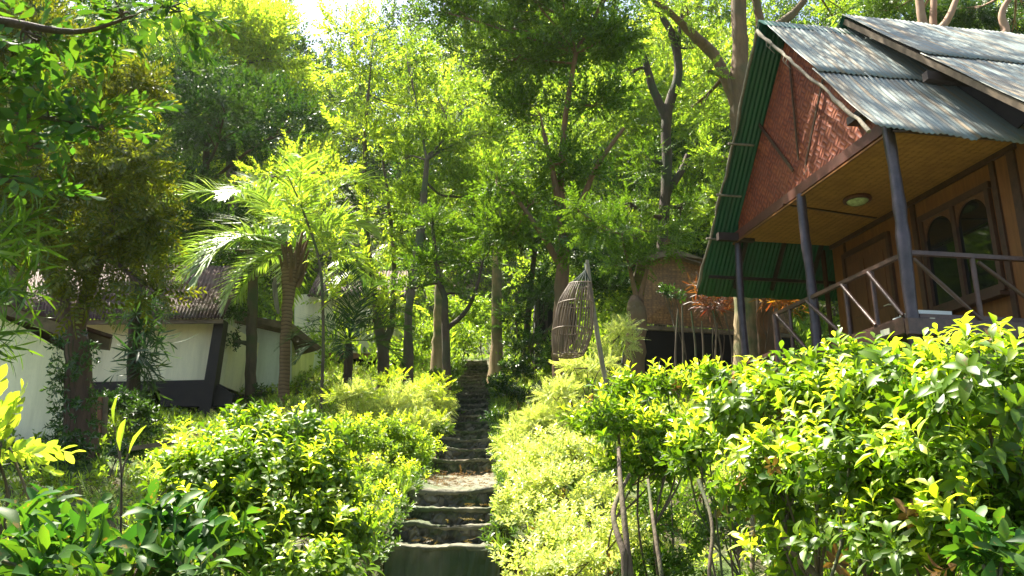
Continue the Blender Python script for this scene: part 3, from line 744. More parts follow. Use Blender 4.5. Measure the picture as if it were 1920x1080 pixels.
# window with two arched panes
aW0, aW1 = a_of(1868, 420), a_of(1733, 460); zb, zw = 2.62, 4.02; ww = (aW1 - aW0)
wf = MB()
for a0, wd in ((aW0, .07), (aW0 + ww / 2 - .035, .07), (aW1 - .07, .07)): wf.box(H(a0, WB - .06, zb + .07), U * wd, Vv * .055, Z * (zw - zb - .14))
wf.box(H(aW0 - .02, WB - .06, zw - .07), U * (ww + .04), Vv * .055, Z * .09); wf.box(H(aW0 - .02, WB - .06, zb - .02), U * (ww + .04), Vv * .055, Z * .09)
win = wf.build('window', M_frame, hut)
for k_ in (0, 1):
    s0 = aW0 + .07 + k_ * (ww / 2 - .035); wd = ww / 2 - .105; zt_, z0 = zw - .07, zb + .07
    arch = [(s0 + wd / 2 + math.cos(t) * wd / 2 * .96, zt_ - .30 + math.sin(t) * .27) for t in np.linspace(0, math.pi, 14)]
    mb = MB(); mb.prism([H(s0, WB - .012, z0), H(s0 + wd, WB - .012, z0), H(s0 + wd, WB - .012, zt_), H(s0, WB - .012, zt_)], Vv * .006)
    mb.build('pane', M_glass, win)
    mb = MB()   # spandrel board around the arch, one strip quad at a time
    for (a1, z1), (a2, z2) in zip(arch[:-1], arch[1:]): mb.prism([H(a1, WB - .04, z1), H(a2, WB - .04, z2), H(a2, WB - .04, zt_), H(a1, WB - .04, zt_)], Vv * .025)
    mb.build('arch', M_door, win)
mb = MB(); mb.box(H(aW0 - .05, WB - .16, zb - .10), U * (ww + .1), Vv * .15, Z * .05); mb.build('sill', M_frame, win)
# switch plate
p = wpt(1696, 503, -.02); mb = MB(); mb.box(p, U * .09, Vv * .015, Z * .12); mb.build('switch_plate', M_plate, hut)
# deck
dk = MB()
for i in range(13):
    a0 = -.10 + i * .335; dk.box(H(a0, -.12, DZ - .05), U * .325, Vv * (WB + .1), Z * .05)
dk.build('deck', M_deck, hut)
mb = MB(); mb.bar(H(-.08, -.16, DZ - .06), H(HW + .1, -.16, DZ - .06), .06, .16); mb.build('deck_beam', M_rail, hut)
mb = MB(); mb.bar(H(-.14, -.2, DZ - .08), H(-.14, 5.5, DZ - .08), .06, .18); mb.build('deck_beam', M_rail, hut)
mb = MB(); mb.bar(H(-.05, .0, DZ - .30), H(-.05, 5.5, DZ - .30), .14, .22); mb.build('deck_joist', M_dkbeam, hut)
# posts
def post(a, b, top, r, px_w=None):
    p0 = H(a, b, 0); g = float(h(p0[0], p0[1])) - .2
    n = 26; zz = np.linspace(g, top, n); pts = np.array([H(a, b, z) for z in zz]); pts[:, 0] += .012 * np.sin(zz * 2.2 + a) ; 
    mb = MB(); rr = r * (1 + .05 * rng.normal(size=n) + .10 * (rng.random(n) > .86)) * np.linspace(1.1, .92, n)
    mb.tube(pts, rr, 12, noise=.03); return mb.build('post', M_post, hut)
post(0, 0, CZ + .05, .072); post(2.03, 0, CZ - .06, .068); post(HW, 0, CZ - .06, .062)
for a, b in ((0, 3.2), (HW, 3.2), (2, 3.2)): post(a, b, DZ, .09)
# railing b=0 side
R = DZ + .80
def rail(a, b, wd=.055, name='top_rail', ht=.05):
    mb = MB(); mb.bar(a, b, wd, ht); return mb.build(name, M_rail, hut)
def rod(name, a, b, r):
    mb = MB(); n = 8; pts = np.array([a + (b - a) * t for t in np.linspace(0, 1, n)]); mb.tube(pts, r * (1 + .08 * rng.normal(size=n)), 8, noise=.04); return mb.build(name, M_rail, hut)
rail(H(0, -.02, R), H(3.05, -.02, R)); rod('railing_post', H(3.05, -.02, DZ - 1.0), H(3.05, -.02, R), .05)
for a in (.62, 1.2, 2.62): rod('baluster', H(a, -.02, DZ), H(a, -.02, R - .02), .028)
for a, b in ((.65, .10), (1.23, .62), (2.1, 1.28), (2.95, 2.2)): rod('brace', H(a, -.05, R - .03), H(b, -.05, DZ + .1), .024)
rail(H(0.1, -.02, DZ + .07), H(3.0, -.02, DZ + .07), name='bottom_rail')
rail(H(-.02, .05, R + .02), H(-.02, 5.0, R + .02), .06)
for b in (.85, 1.9): rod('baluster', H(-.02, b, DZ), H(-.02, b, R), .03)
for a, b in ((.06, .82), (.90, 1.85)): rod('brace', H(-.05, a, R - .06), H(-.05, b, DZ + .05), .024)
rail(H(-.02, .05, DZ + .07), H(-.02, 5, DZ + .07), name='bottom_rail')
rail(H(3.1, .0, DZ + .25), H(HW, 0, DZ + .25), .05, 'cross_rail')
# lamp
lc = on_plane(1607, 371, H(0, 0, CZ - .055), Z)
lamp = thing('ceiling_lamp', 'round porch ceiling lamp with wooden rim and mottled glass', 'lamp', lc)
def lathe(c, prof, n=28):
    V = []; Fs = []
    for r, z in prof:
        for i in range(n): V.append((c[0] + r * math.cos(6.2832 * i / n), c[1] + r * math.sin(6.2832 * i / n), c[2] + z))
    for k_ in range(len(prof) - 1):
        for i in range(n): j = (i + 1) % n; Fs.append((k_ * n + i, k_ * n + j, (k_ + 1) * n + j, (k_ + 1) * n + i))
    return V, Fs
mb = MB(); mb.add(*lathe(lc, [(.19, 0), (.20, -.03), (.195, -.05), (.15, -.055), (.15, 0)]), None, True); mb.build('rim', M_beam, lamp)
mb = MB(); mb.add(*lathe(lc, [(.155, -.05), (.14, -.075), (.10, -.10), (.05, -.113), (.001, -.118)]), None, True); mb.build('glass_shade', M_lampglass, lamp)
# white box on deck and a small white plate
bt = thing('plastic_crate', 'low white box lying on the porch floor beside the corner post', 'box', H(.35, .45, DZ + .02))
mb = MB()
for i in range(5): mb.box(H(.15 + i * .13, .12, DZ), U * .12, Vv * .5, Z * (.19 - .012 * i))
mb.build('body', M_sheet, bt)
mb = MB(); mb.box(H(.12, .10, DZ), U * .68, Vv * .018, Z * .11); mb.build('front_board', M_rail, bt)
for i, (px, py, lb) in enumerate(((1668, 626, 'small pale tag fixed to the porch edge left of the corner post'), (1746, 607, 'small white tag fixed to the bottom rail right of the corner post'))):
    p = on_plane(px, py, H(0, -.2, 0), n_g) if i == 0 else on_plane(px, py, H(-.06, 0, 0), -U)
    mb = MB(); mb.box(p, (U if i == 0 else Vv) * (.16 if i == 0 else .06), (Vv if i == 0 else U) * .015, Z * .07); tag(mb.build('name_tag', M_plate), lb, 'tag')

# ================================================================== HUT BEHIND (brown matting)
Yb = 16.5
bh = thing('matting_hut', 'brown woven matting hut in the shade behind the hanging basket', 'hut', P(1330, 700, Yb + 1))
mb = MB(); mb.prism([P(1205, 605, Yb), P(1480, 625, Yb + .6), P(1480, 540, Yb + .6), P(1330, 500, Yb), P(1262, 476, Yb), P(1212, 486, Yb)], (0, .06, 0)); mb.build('wall', M_thatch, bh)
mb = MB(); mb.prism([P(1185, 612, Yb + .1), P(1490, 630, Yb + .7), P(1490, 760, Yb + .7), P(1165, 760, Yb + .1)], (.2, 3.0, 0)); mb.build('undercroft', M_void, bh)  # solid black block in place of the shaded space below the floor
mb = MB()
for i in range(90):
    p = P(1206 + i * 2.9, 604 + i * .22 + random.random() * 2, Yb - .06); mb.bar(p, p + np.array([random.gauss(0, .01), -.02, -.07 - .07 * random.random()]), .02, .006)
mb.build('fringe', M_fascia, bh)
mb = MB(); mb.bar(P(1200, 614, Yb - .1), P(1480, 630, Yb + .4), .08, .08); mb.build('floor_beam', M_fascia, bh)
mb = MB(); mb.prism([P(1196, 484, Yb - .3), P(1262, 466, Yb - .3), P(1330, 488, Yb - .3), P(1500, 530, Yb + .3), P(1500, 540, Yb + .3), P(1330, 499, Yb - .3), P(1262, 477, Yb - .3), P(1196, 493, Yb - .3)], (.3, 3, .3)); mb.build('roof', M_fascia, bh)

# ================================================================== HOUSES ON THE LEFT
def pp(pts, Y): return [P(a, b, Y) for a, b in pts]
def corr_px(name, tl, tr, Yt, bl, br, Yb_, m, parent):
    p0, p1, q0, q1 = P(*tl, Yt), P(*tr, Yt), P(*bl, Yb_), P(*br, Yb_); L = np.linalg.norm(p1 - p0)
    n = int(L / .09 * 6); t = np.linspace(0, 1, n); V = []; UV = []; rows = 3
    nrm = np.cross(p1 - p0, q0 - p0); nrm /= np.linalg.norm(nrm); nrm = nrm if nrm[2] > 0 else -nrm
    for r in range(rows + 1):
        f = r / rows; A = p0 + (p1 - p0) * t[:, None]; B = q0 + (q1 - q0) * t[:, None]
        V.append(A + (B - A) * f + nrm * (.015 * np.sin(2 * np.pi * t * L / .09))[:, None]); UV.append(np.stack([t * L, np.ones(n) * f * np.linalg.norm(q0 - p0)], 1))
    V = np.vstack(V); UV = np.vstack(UV); Fs = [(r * n + i, r * n + i + 1, (r + 1) * n + i + 1, (r + 1) * n + i) for r in range(rows) for i in range(n - 1)]
    mb = MB(); mb.add(V, Fs, [[tuple(UV[j]) for j in f] for f in Fs], True); o = mb.build(name, m, parent)
    sm = o.modifiers.new('thick', 'SOLIDIFY'); sm.thickness = .004; return o
# A: nearest cream house at the left edge (gable end to camera)
YA = 11.0
hA = thing('cream_cottage', 'nearest cream plastered cottage cut off by the left edge of the picture', 'house', G(20, YA))
mb = MB(); mb.prism(pp([(-420, 700), (-420, 900), (112, 890), (137, 668), (40, 612), (-130, 540)], YA), (-3.2, 2.6, 0)); mb.build('wall', M_white, hA)
mb = MB(); mb.prism(pp([(-150, 520), (208, 632), (203, 656), (165, 652), (40, 600), (-150, 535)], YA - .35), (0, .05, 0)); mb.build('verge_board', M_fascia, hA)
mb = MB(); mb.prism(pp([(-150, 512), (212, 628), (210, 634), (-150, 519)], YA - .4), (-3.2, 2.8, 0)); mb.build('roof', M_redtin, hA)
# B: long house with dark roof
YB = 15.0
hB = thing('long_cottage', 'long cream cottage with maroon corrugated roof raised on dark stilts', 'house', G(300, YB + 1))
mb = MB(); mb.prism(pp([(160, 716), (392, 712), (412, 596), (160, 600)], YB), (0, 4.5, 0)); mb.build('wall', M_white, hB)
corr_px('roof', (60, 488), (462, 500), YB + 3.0, (40, 600), (418, 597), YB - .45, M_redtin, hB)
mb = MB(); mb.prism(pp([(60, 601), (60, 609), (418, 606), (418, 598)], YB - .42), (0, .04, 0)); mb.build('eave_board', M_fascia, hB)
mb = MB(); mb.prism(pp([(165, 717), (165, 735), (430, 730), (395, 712)], YB - .08), (0, .3, 0)); mb.build('floor_beam', M_black, hB)
mb = MB(); mb.prism(pp([(170, 736), (436, 736), (430, 800), (170, 800)], YB + .9), (0, 3.0, 0)); mb.build('undercroft', M_void, hB)  # black block painted as the deep shade under the raised floor
mb = MB(); mb.prism(pp([(402, 600), (420, 600), (390, 800), (368, 800)], YB - .25), (0, .25, 0)); mb.build('post', M_black, hB)['label'] = 'dark leaning corner post'
mb = MB(); mb.prism(pp([(395, 716), (437, 738), (434, 762), (300, 762), (300, 720)], YB - .15), (0, .12, 0)); mb.build('stair_stringer', M_black, hB)
# C: white annex, shade blue and sun yellow put into its walls, behind the coconut palm
YC = 17.5
hC = thing('white_cottage', 'white cottage behind the coconut palm, cool shade and yellow sun put into its wall colours', 'house', G(500, YC + 1))
mb = MB(); mb.prism(pp([(398, 766), (545, 766), (547, 622), (498, 596), (410, 596)], YC), (0, 3.5, 0)); mb.build('wall', M_white2, hC)
mb = MB(); q = [P(546, 766, YC - .01), P(572, 752, YC + 1.2), P(585, 655, YC + 1.2), P(548, 622, YC - .01)]; mb.prism(q, (0, .3, 0)); mb.build('wall', M_sunwall, hC)['label'] = 'side wall with yellow sunlight put into its plaster colour'
mb = MB(); mb.prism(pp([(455, 590), (548, 606), (604, 652), (596, 657), (545, 620), (455, 600)], YC - .3), (-1.2, 1.3, 0)); mb.build('roof', M_fascia, hC)
# D: rear cream house
YD = 22.0
hD = thing('rear_cottage', 'small cream cottage up the slope behind the dark young palm', 'house', G(650, YD + 1))
mb = MB(); mb.prism(pp([(552, 657), (738, 664), (748, 552), (552, 552)], YD), (0, 4, 0)); mb.build('wall', M_white, hD)
corr_px('roof', (600, 508), (768, 508), YD + 2.4, (575, 556), (760, 556), YD - .5, M_redtin, hD)
mb = MB(); mb.prism(pp([(552, 658), (738, 665), (738, 674), (552, 668)], YD - .05), (0, .2, 0)); mb.build('floor_beam', M_pinkbrick, hD)
for x0 in (622, 722):
    mb = MB(); mb.prism(pp([(x0, 668), (x0 + 12, 668), (x0 + 12, 715), (x0, 715)], YD), (0, .3, 0)); mb.build('pier', M_pinkbrick, hD)
mb = MB(); mb.prism(pp([(560, 672), (735, 674), (735, 720), (560, 720)], YD + 1), (0, 2, 0)); mb.build('undercroft', M_void, hD)  # shade between the piers, made as a black block
# E: a railing of the house behind the stairs
YE = 20
hE = thing('timber_landing', 'small sunlit plank landing at the top of the stairs', 'landing', P(915, 700, 24))
mb = MB(); mb.box(P(884, 697, 24), (.9, 0, 0), (0, 1.6, .1), (0, 0, .06)); mb.build('planks', M_palepole, hE)
mb = MB(); mb.box(P(934, 706, 24.05), (.1, 0, 0), (0, .1, 0), (0, 0, -.6)); mb.build('leg', M_pinkbrick, hE)
hS = thing('shaded_pavilion', 'dark timber pavilion hidden behind shrubs left of the hanging basket', 'pavilion', P(1020, 690, YE))
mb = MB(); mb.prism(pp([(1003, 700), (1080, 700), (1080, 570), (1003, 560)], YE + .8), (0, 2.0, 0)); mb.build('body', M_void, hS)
for a, b in (((1006, 650), (1050, 590)), ((1006, 670), (1050, 625))):
    mb = MB(); mb.bar(P(*a, YE), P(*b, YE), .06, .08); mb.build('stair_rail', M_fascia, hS)
for x in (1008, 1024, 1040):
    mb = MB(); mb.bar(P(x, 700, YE), P(x + 2, 560, YE), .05, .05); mb.build('post', M_dkbeam, hS)

# ================================================================== HANGING BASKET AND POLE
YK = 9.0
pole = thing('leaning_pole', 'weathered leaning pole with the bamboo basket hanging from it', 'pole', G(1150, YK))
mb = MB(); q = limb_pts([(1150, 800, YK, 8), (1139, 735, YK, 9), (1122, 640, YK, 9), (1110, 560, YK, 8), (1101, 488, YK, 7)]); g_ = G(1152, YK); q = np.vstack([[*g_, .04], q]); mb.tube(q[:, :3], q[:, 3], 9, noise=.05); mb.build('shaft', M_palepole, pole)
mb = MB(); a = P(1101, 492, YK); mb.tube(catmull([a, P(1096, 496, YK - .05), P(1095, 508, YK - .02), P(1099, 520, YK - .05)], 5), .006, 6); mb.build('tie', M_cord, pole)
bk = thing('fish_trap_basket', 'torpedo shaped openwork bamboo fish trap basket hanging in the sun', 'basket', P(1072, 668, YK))
prof = [(506, 1098, 2), (520, 1093, 10), (533, 1088, 21), (552, 1083, 28), (570, 1079, 33), (595, 1076, 36), (620, 1073, 37), (645, 1069, 34), (666, 1066, 28)]
cs = [P(cx, py, YK - .25) for py, cx, r in prof]; rs = [r * mpp(c) for (py, cx, r), c in zip(prof, cs)]
mb = MB(); nsl = 38
for i in range(nsl):
    th = 6.2832 * i / nsl; pts = np.array([c + np.array([math.cos(th) * r, math.sin(th) * r, 0]) for c, r in zip(cs[2:], rs[2:])])
    pts[1:-1] += rng.normal(size=(len(pts) - 2, 3)) * .003; mb.tube(catmull(pts, 3), .0062, 5, cap=False)
mb.build('slats', M_bamboo, bk)
def hoop(idx, name='hoop', r=.007, f=1.02):
    c, rr = cs[idx], rs[idx] * f; mb = MB(); pts = np.array([c + np.array([math.cos(t) * rr, math.sin(t) * rr, .006 * math.sin(2 * t + idx)]) for t in np.linspace(0, 6.2832, 40)]); mb.tube(pts, r, 5, cap=False); mb.build(name, M_bamboo, bk)
for i in (2, 4, 6, 8): hoop(i)
mb = MB()
for rr_ in (.3, .6, .85):
    c = cs[8]; mb.tube(np.array([c + np.array([math.cos(t) * rs[8] * rr_, math.sin(t) * rs[8] * rr_, 0]) for t in np.linspace(0, 6.2832, 24)]), .005, 5, cap=False)
for t in np.linspace(0, math.pi, 5, endpoint=False): d_ = np.array([math.cos(t), math.sin(t), 0]) * rs[8]; mb.tube([cs[8] - d_, cs[8] + d_], .005, 5)
mb.build('base_ring', M_bamboo, bk)
mb = MB()
for i in range(16):
    th = 6.2832 * i / 16; pts = [cs[0] + np.array([0, 0, .0]), cs[1] + np.array([math.cos(th), math.sin(th), 0]) * rs[1], cs[2] + np.array([math.cos(th), math.sin(th), 0]) * rs[2]]; mb.tube(catmull(pts, 3), .004, 4, cap=False)
mb.tube([cs[0], P(1097, 496, YK - .05)], .006, 5); mb.build('cords', M_cord, bk)
# ================================================================== PALMS
def frond_mesh(base, d0, L, droop, nl=46, ll=.55, lw=.03, side=.0, twist=0.0, hang=.5):
    d0 = np.asarray(d0, float); d0 = d0 / np.linalg.norm(d0); n = 16; pts = [np.asarray(base, float)]; d = d0.copy()
    for i in range(n):
        pts.append(pts[-1] + d * L / n); d = d + np.array([0, 0, -droop / n * (1 + i / n)]); d /= np.linalg.norm(d)
    pts = np.array(pts); rv, rf = tube(pts, np.linspace(.022, .004, n + 1) * L / 2.5, 5); rt = np.array([t for f in rf for t in ((f[0], f[1], f[2]), (f[0], f[2], f[3]))])
    V, T, c = [rv], [rt], len(rv)
    for i in range(nl):
        t = .16 + .84 * i / (nl - 1); f = t * n; k_ = min(int(f), n - 1); p = pts[k_] + (pts[k_ + 1] - pts[k_]) * (f - k_)
        D = pts[k_ + 1] - pts[k_]; D /= np.linalg.norm(D); sdv = np.cross(D, [0, 0, 1.]); sdv /= np.linalg.norm(sdv) + 1e-9; up = np.cross(sdv, D)
        l = ll * (math.sin(math.pi * min(1, t * .85 + .12)) * .9 + .12) * (.9 + .2 * rng.random())
        for sg in (-1, 1):
            if rng.random() < .07: continue
            a = math.radians(62 - 34 * t); dd = D * math.cos(a) + sdv * sg * math.sin(a) + up * (.35 - .2 * t) + rng.normal(size=3) * .11
            dd /= np.linalg.norm(dd); e1 = p + dd * l * .5; d2_ = dd + np.array([0, 0, -hang * (.6 + .6 * rng.random())]); d2_ /= np.linalg.norm(d2_); e2 = e1 + d2_ * l * .5
            wv = np.cross(dd, up); wv = wv / (np.linalg.norm(wv) + 1e-9) * lw / 2 + up * lw * .15
            V.append(np.array([p - wv * .4, p + wv * .4, e1 - wv, e1 + wv, e2])); T.append(np.array([(0, 1, 3), (0, 3, 2), (2, 3, 4)]) + c); c += 5
    return np.vstack(V), np.vstack(T)
def palm(name, label, trunk, top, fr, m, bark, L=2.5, ll=.55, lw=.03, droop=1.4, hang=.5, nl=46, spathe=False):
    q = limb_pts(trunk); g = float(h(q[0][0], q[0][1])) - .1
    if q[0][2] > g: q = np.vstack([[q[0][0], q[0][1], g, q[0][3] * 1.3], q])
    root = thing(name, label, 'palm tree', (q[0][0], q[0][1], g)); mb = MB(); mb.tube(q[:, :3], q[:, 3], 14, noise=.02); mb.build('trunk', bark, root)
    t = P(*top)
    for (ax, ay, el, s) in fr:
        d = np.array([ax, ay, 0.]); d /= np.linalg.norm(d); d = d * math.cos(math.radians(el)) + np.array([0, 0, math.sin(math.radians(el))])
        V, T = frond_mesh(t + d * .08, d, L * s, droop * (.8 + .4 * rng.random()), nl, ll * (.6 + .4 * s), lw, hang=hang); np_obj('frond', V, T, m, root)
    return root, t
YP = 15
pr, pt = palm('coconut_palm', 'tall sunlit coconut palm with ringed trunk rising in front of the white cottage', [(531, 778, YP, 23), (533, 700, YP, 20), (536, 620, YP, 20), (540, 560, YP, 22), (546, 510, YP, 34), (551, 480, YP, 30)], (552, 470, YP),
    [(-1, -.3, 55, 1.0), (-.9, .3, 42, 1.05), (-1, -.1, 20, .9), (-.7, -.8, 18, .85), (-.45, .3, 70, .9), (.15, -.5, 66, .8), (.3, .3, 72, .95), (1, .1, 52, .6), (.9, -.5, 35, .6), (.9, .6, 25, .6), (-.3, -1, 45, .8), (.2, -1, 30, .6), (-.3, 1, 40, 1.0), (.2, 1, 55, .9), (-1, .5, 4, .75), (-1, -.4, -8, .6)], L_palm, B_palm, L=3.1, ll=.8, lw=.04, droop=1.5, hang=.35, nl=56)
mb = MB()
for i in range(22):
    a = i * 2.4; z0 = -.75 + i * .035; p = pt + np.array([0, 0, z0]); d = np.array([math.cos(a), math.sin(a), 0]) * .17; mb.tube(catmull([p + d * .7, p + d * 1.1 + Z * .2, p + d * 1.6 + Z * .5], 3), np.linspace(.05, .02, 7), 6)
mb.build('leaf_bases', B_org, pr)
mb = MB(); mb.tube(catmull([P(515, 520, YP - .2), P(517, 545, YP - .2), P(522, 588, YP - .2)], 4), .03, 6); mb.tube(catmull([P(512, 530, YP - .25), P(514, 555, YP - .25), P(518, 580, YP - .25)], 4), .02, 6); mb.build('dead_stalk', M_palepole, pr)
YQ = 14.5
palm('young_palm', 'dark young palm with spiky drooping fronds in front of the rear cottage', [(652, 735, YQ, 16), (652, 700, YQ, 17), (654, 668, YQ, 16), (654, 645, YQ, 12)], (654, 640, YQ),
    [(-1, -.2, 25, 1), (-1, .3, 42, 1), (-.6, -.5, 60, 1), (-.1, .2, 85, 1.1), (.3, -.3, 70, 1), (.8, .2, 55, 1), (1, -.3, 30, .95), (1, .3, 10, .8), (-.5, -1, 35, .8), (.4, -1, 30, .8), (-.9, -.6, 5, .8), (0, 1, 60, 1), (.1, -1, -5, .6)], L_palmd, B_dark, L=1.35, ll=.5, lw=.022, droop=1.1, hang=.25, nl=34)
YR = 21.0
palm('background_palm', 'half hidden palm with one pale arching frond left of the slim trees', [(722, 700, YR, 16), (722, 600, YR, 14), (720, 540, YR, 13)], (720, 535, YR),
    [(-1, -.2, 50, 1), (1, -.2, 55, 1), (.4, -1, 60, 1), (-.5, .5, 70, 1), (1, .5, 30, 1), (-1, -.8, 28, .9)], L_palm, B_grey, L=2.2, ll=.75, lw=.03, droop=2.0, hang=.9)

# ================================================================== TREES
def B(*a): 
    r = blob(*a[:5]) if len(a) >= 5 else blob(*a[:4]); d = a[5] if len(a) > 5 else 1.0; return (r[0], r[1], d)
# left big tree, reddish trunk, olive compound leaves
tree('shade_tree', 'big reddish trunked tree with olive feathery leaves and ivy at its foot on the left', trunks=[
   [(150, 880, 10.5, 66), (150, 800, 10.5, 56), (148, 700, 10.5, 48), (140, 620, 10.5, 42), (118, 560, 10.5, 34), (90, 490, 10.5, 30), (70, 380, 10.5, 26), (60, 240, 10.5, 20), (50, 60, 10.5, 14)],
   [(140, 625, 10.5, 36), (160, 560, 10.3, 26), (190, 480, 10.2, 20), (220, 360, 10, 15), (240, 220, 10, 10)], [(90, 490, 10.5, 22), (40, 420, 10.2, 18), (-40, 330, 10, 12)]],
   blobs=[B(120, 470, 10.2, 110, 80), B(230, 430, 9.8, 90, 80), B(40, 360, 9.8, 90, 90), B(170, 320, 10, 130, 100), B(290, 420, 9.8, 60, 50, .8), B(250, 150, 10.2, 80, 70, .8), B(270, 540, 9.6, 60, 40, .8), B(150, 510, 9.8, 110, 40), B(260, 470, 9.9, 70, 40), B(60, 220, 10.5, 100, 90), B(200, 190, 10.5, 90, 90, .9), B(90, 60, 11, 120, 90), B(260, 300, 9.6, 70, 60, .8), B(150, 560, 9.8, 60, 40, .7), B(-60, 150, 10.5, 120, 120), B(40, -60, 11, 160, 110)],
   kind='pinn', scale=1.15, lai=3.6, m=L_olive, bark=B_red, up=.1)
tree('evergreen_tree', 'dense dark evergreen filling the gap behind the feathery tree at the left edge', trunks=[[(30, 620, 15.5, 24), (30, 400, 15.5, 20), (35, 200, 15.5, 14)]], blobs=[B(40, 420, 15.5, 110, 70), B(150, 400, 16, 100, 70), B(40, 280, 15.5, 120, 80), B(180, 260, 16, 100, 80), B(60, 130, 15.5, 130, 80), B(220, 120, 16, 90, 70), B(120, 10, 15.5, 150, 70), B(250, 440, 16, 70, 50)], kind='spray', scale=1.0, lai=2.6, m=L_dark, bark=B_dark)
# climbing plant on that trunk
def vines(name, label, path, n, kind, scale, m, rad=1.2, cat='climbing plant'):
    q = limb_pts(path); k_ = rng.integers(0, len(q), n); a = rng.random(n) * 6.28
    off = np.stack([np.cos(a), np.sin(a), np.zeros(n)], 1); pos = q[k_, :3] + off * (q[k_, 3:4] * rad) + rng.normal(size=(n, 3)) * [.02, .02, .08]
    root = thing(name, label, cat, (q[0][0], q[0][1], float(h(q[0][0], q[0][1]))))
    V, T = scatter(kind, pos, off + rng.normal(size=(n, 3)) * .3 + [0, -.2, -.1], scale * (.7 + .6 * rng.random(n))); np_obj('foliage', V, T, m, root)
    mb = MB(); 
    for s in range(3): qq = q[:, :3] + np.array([.0, -1.0, 0]) * q[:, 3:4] * 1.02 + np.array([.5 * (s - 1), 0, 0]) * q[:, 3:4]; mb.tube(qq, .009, 5)
    mb.build('stem', B_dark, root); return root
vines('ivy', 'ivy and ferns climbing the foot of the reddish trunk', [(140, 890, 10.3, 60), (142, 800, 10.3, 46), (140, 720, 10.3, 36), (138, 640, 10.3, 30)], 200, 'hedgefar', .8, L_dark)
# yellow tall tree upper left far
tree('canopy_tree', 'tall tree with bright yellow green crown below the sky gap at upper left', trunks=[[(440, 520, 27, 22), (438, 400, 27, 20), (430, 250, 27, 18), (420, 120, 27, 12)]],
   blobs=[B(430, 90, 27, 130, 80), B(350, 60, 26, 90, 70), B(500, 110, 27, 90, 70), B(300, 150, 25, 70, 60), B(400, 20, 27, 110, 60), B(540, 180, 27, 60, 50, .8), B(520, 60, 28, 70, 60)],
   kind='spray', scale=1.9, lai=2.6, m=L_yel, bark=B_grey)
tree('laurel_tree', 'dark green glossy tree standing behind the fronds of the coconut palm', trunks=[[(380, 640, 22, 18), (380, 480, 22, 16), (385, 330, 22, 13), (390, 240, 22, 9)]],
   blobs=[B(400, 180, 22, 110, 70), B(450, 260, 22, 90, 70), B(350, 260, 22, 80, 60), B(330, 340, 21, 80, 50), B(300, 420, 20, 90, 60), B(400, 420, 20, 90, 70), B(240, 480, 19, 80, 50), B(480, 180, 22, 60, 50), (np.array([-7.4, 18.8, 9.8]), np.array([2.2, 2.0, 1.2]), 1.0), (np.array([-9.6, 19, 11.0]), np.array([2.4, 2.0, 1.2]), 1.0), (np.array([-5.6, 18.6, 9.2]), np.array([1.4, 1.4, .9]), .8)],  # clumps given in world units are added to shade the long cottage roof
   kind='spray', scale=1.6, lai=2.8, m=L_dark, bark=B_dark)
# slender bright tree in front centre-left
tree('slender_tree', 'slender young tree with airy sunlit yellow green leaves beside the palm crown', trunks=[
   [(718, 705, 17.2, 20), (718, 660, 17.2, 22), (712, 620, 17.2, 20), (700, 540, 17.2, 11), (688, 440, 17.1, 10), (683, 340, 17.0, 9), (686, 230, 16.9, 7), (695, 130, 16.8, 3), (700, 60, 16.8, 1)],
   [(718, 650, 17.2, 22), (735, 600, 17.1, 12), (738, 480, 17.0, 8), (728, 380, 16.9, 7), (718, 300, 16.9, 5)], [(700, 540, 17.2, 7), (640, 440, 16.9, 6), (590, 370, 16.7, 4)]],
   blobs=[B(690, 120, 16.9, 80, 80, .7), B(640, 60, 17.2, 90, 60, .6), B(660, 260, 16.7, 80, 60, .6), B(540, 390, 16.3, 80, 40, .35), B(610, 340, 16.5, 80, 50, .4), B(700, 400, 16.7, 70, 60, .6), B(620, 450, 16.5, 70, 40, .5), B(700, 500, 16.9, 70, 40, .7), B(740, 560, 17.1, 60, 50, .8), B(700, 600, 17.1, 60, 30, .8), B(560, 300, 16.5, 60, 40, .2), B(760, 200, 17.2, 60, 90, .5)],
   kind='spray', scale=1.35, lai=1.6, m=L_yel, bark=B_grey)
tree('leafy_sapling', 'thin sapling whose loose bright leaves hang in front of the coconut palm crown', trunks=[[(600, 790, 13, 7), (606, 650, 13, 6), (600, 500, 12.9, 5), (570, 400, 12.8, 4), (540, 330, 12.7, 2)]], blobs=[B(500, 330, 12.6, 70, 40, .5), B(570, 400, 12.7, 80, 50, .6), B(600, 320, 12.8, 60, 50, .5), B(620, 470, 12.9, 60, 40, .5), B(620, 560, 13, 50, 40, .5)], kind='spray', scale=1.0, lai=1.5, m=L_yel, bark=B_grey)
tree('round_crown_tree', 'broad pale green tree filling the space between palm and dark canopy', trunks=[[(764, 712, 15.5, 22), (766, 650, 15.5, 18), (766, 590, 15.5, 15), (775, 520, 15.7, 18), (790, 420, 16, 14), (800, 300, 16, 9)]],
   blobs=[B(830, 280, 17, 90, 80), B(790, 380, 17, 80, 60), B(870, 370, 17, 90, 70), B(820, 180, 18, 90, 70, .9), B(790, 480, 16.5, 70, 50, .9), B(860, 460, 16.5, 80, 50), B(760, 300, 17, 50, 60, .8), B(760, 100, 18, 70, 60, .7), B(900, 250, 17.5, 60, 60)],
   kind='spray', scale=1.2, lai=2.3, m=L_lit, bark=B_grey)
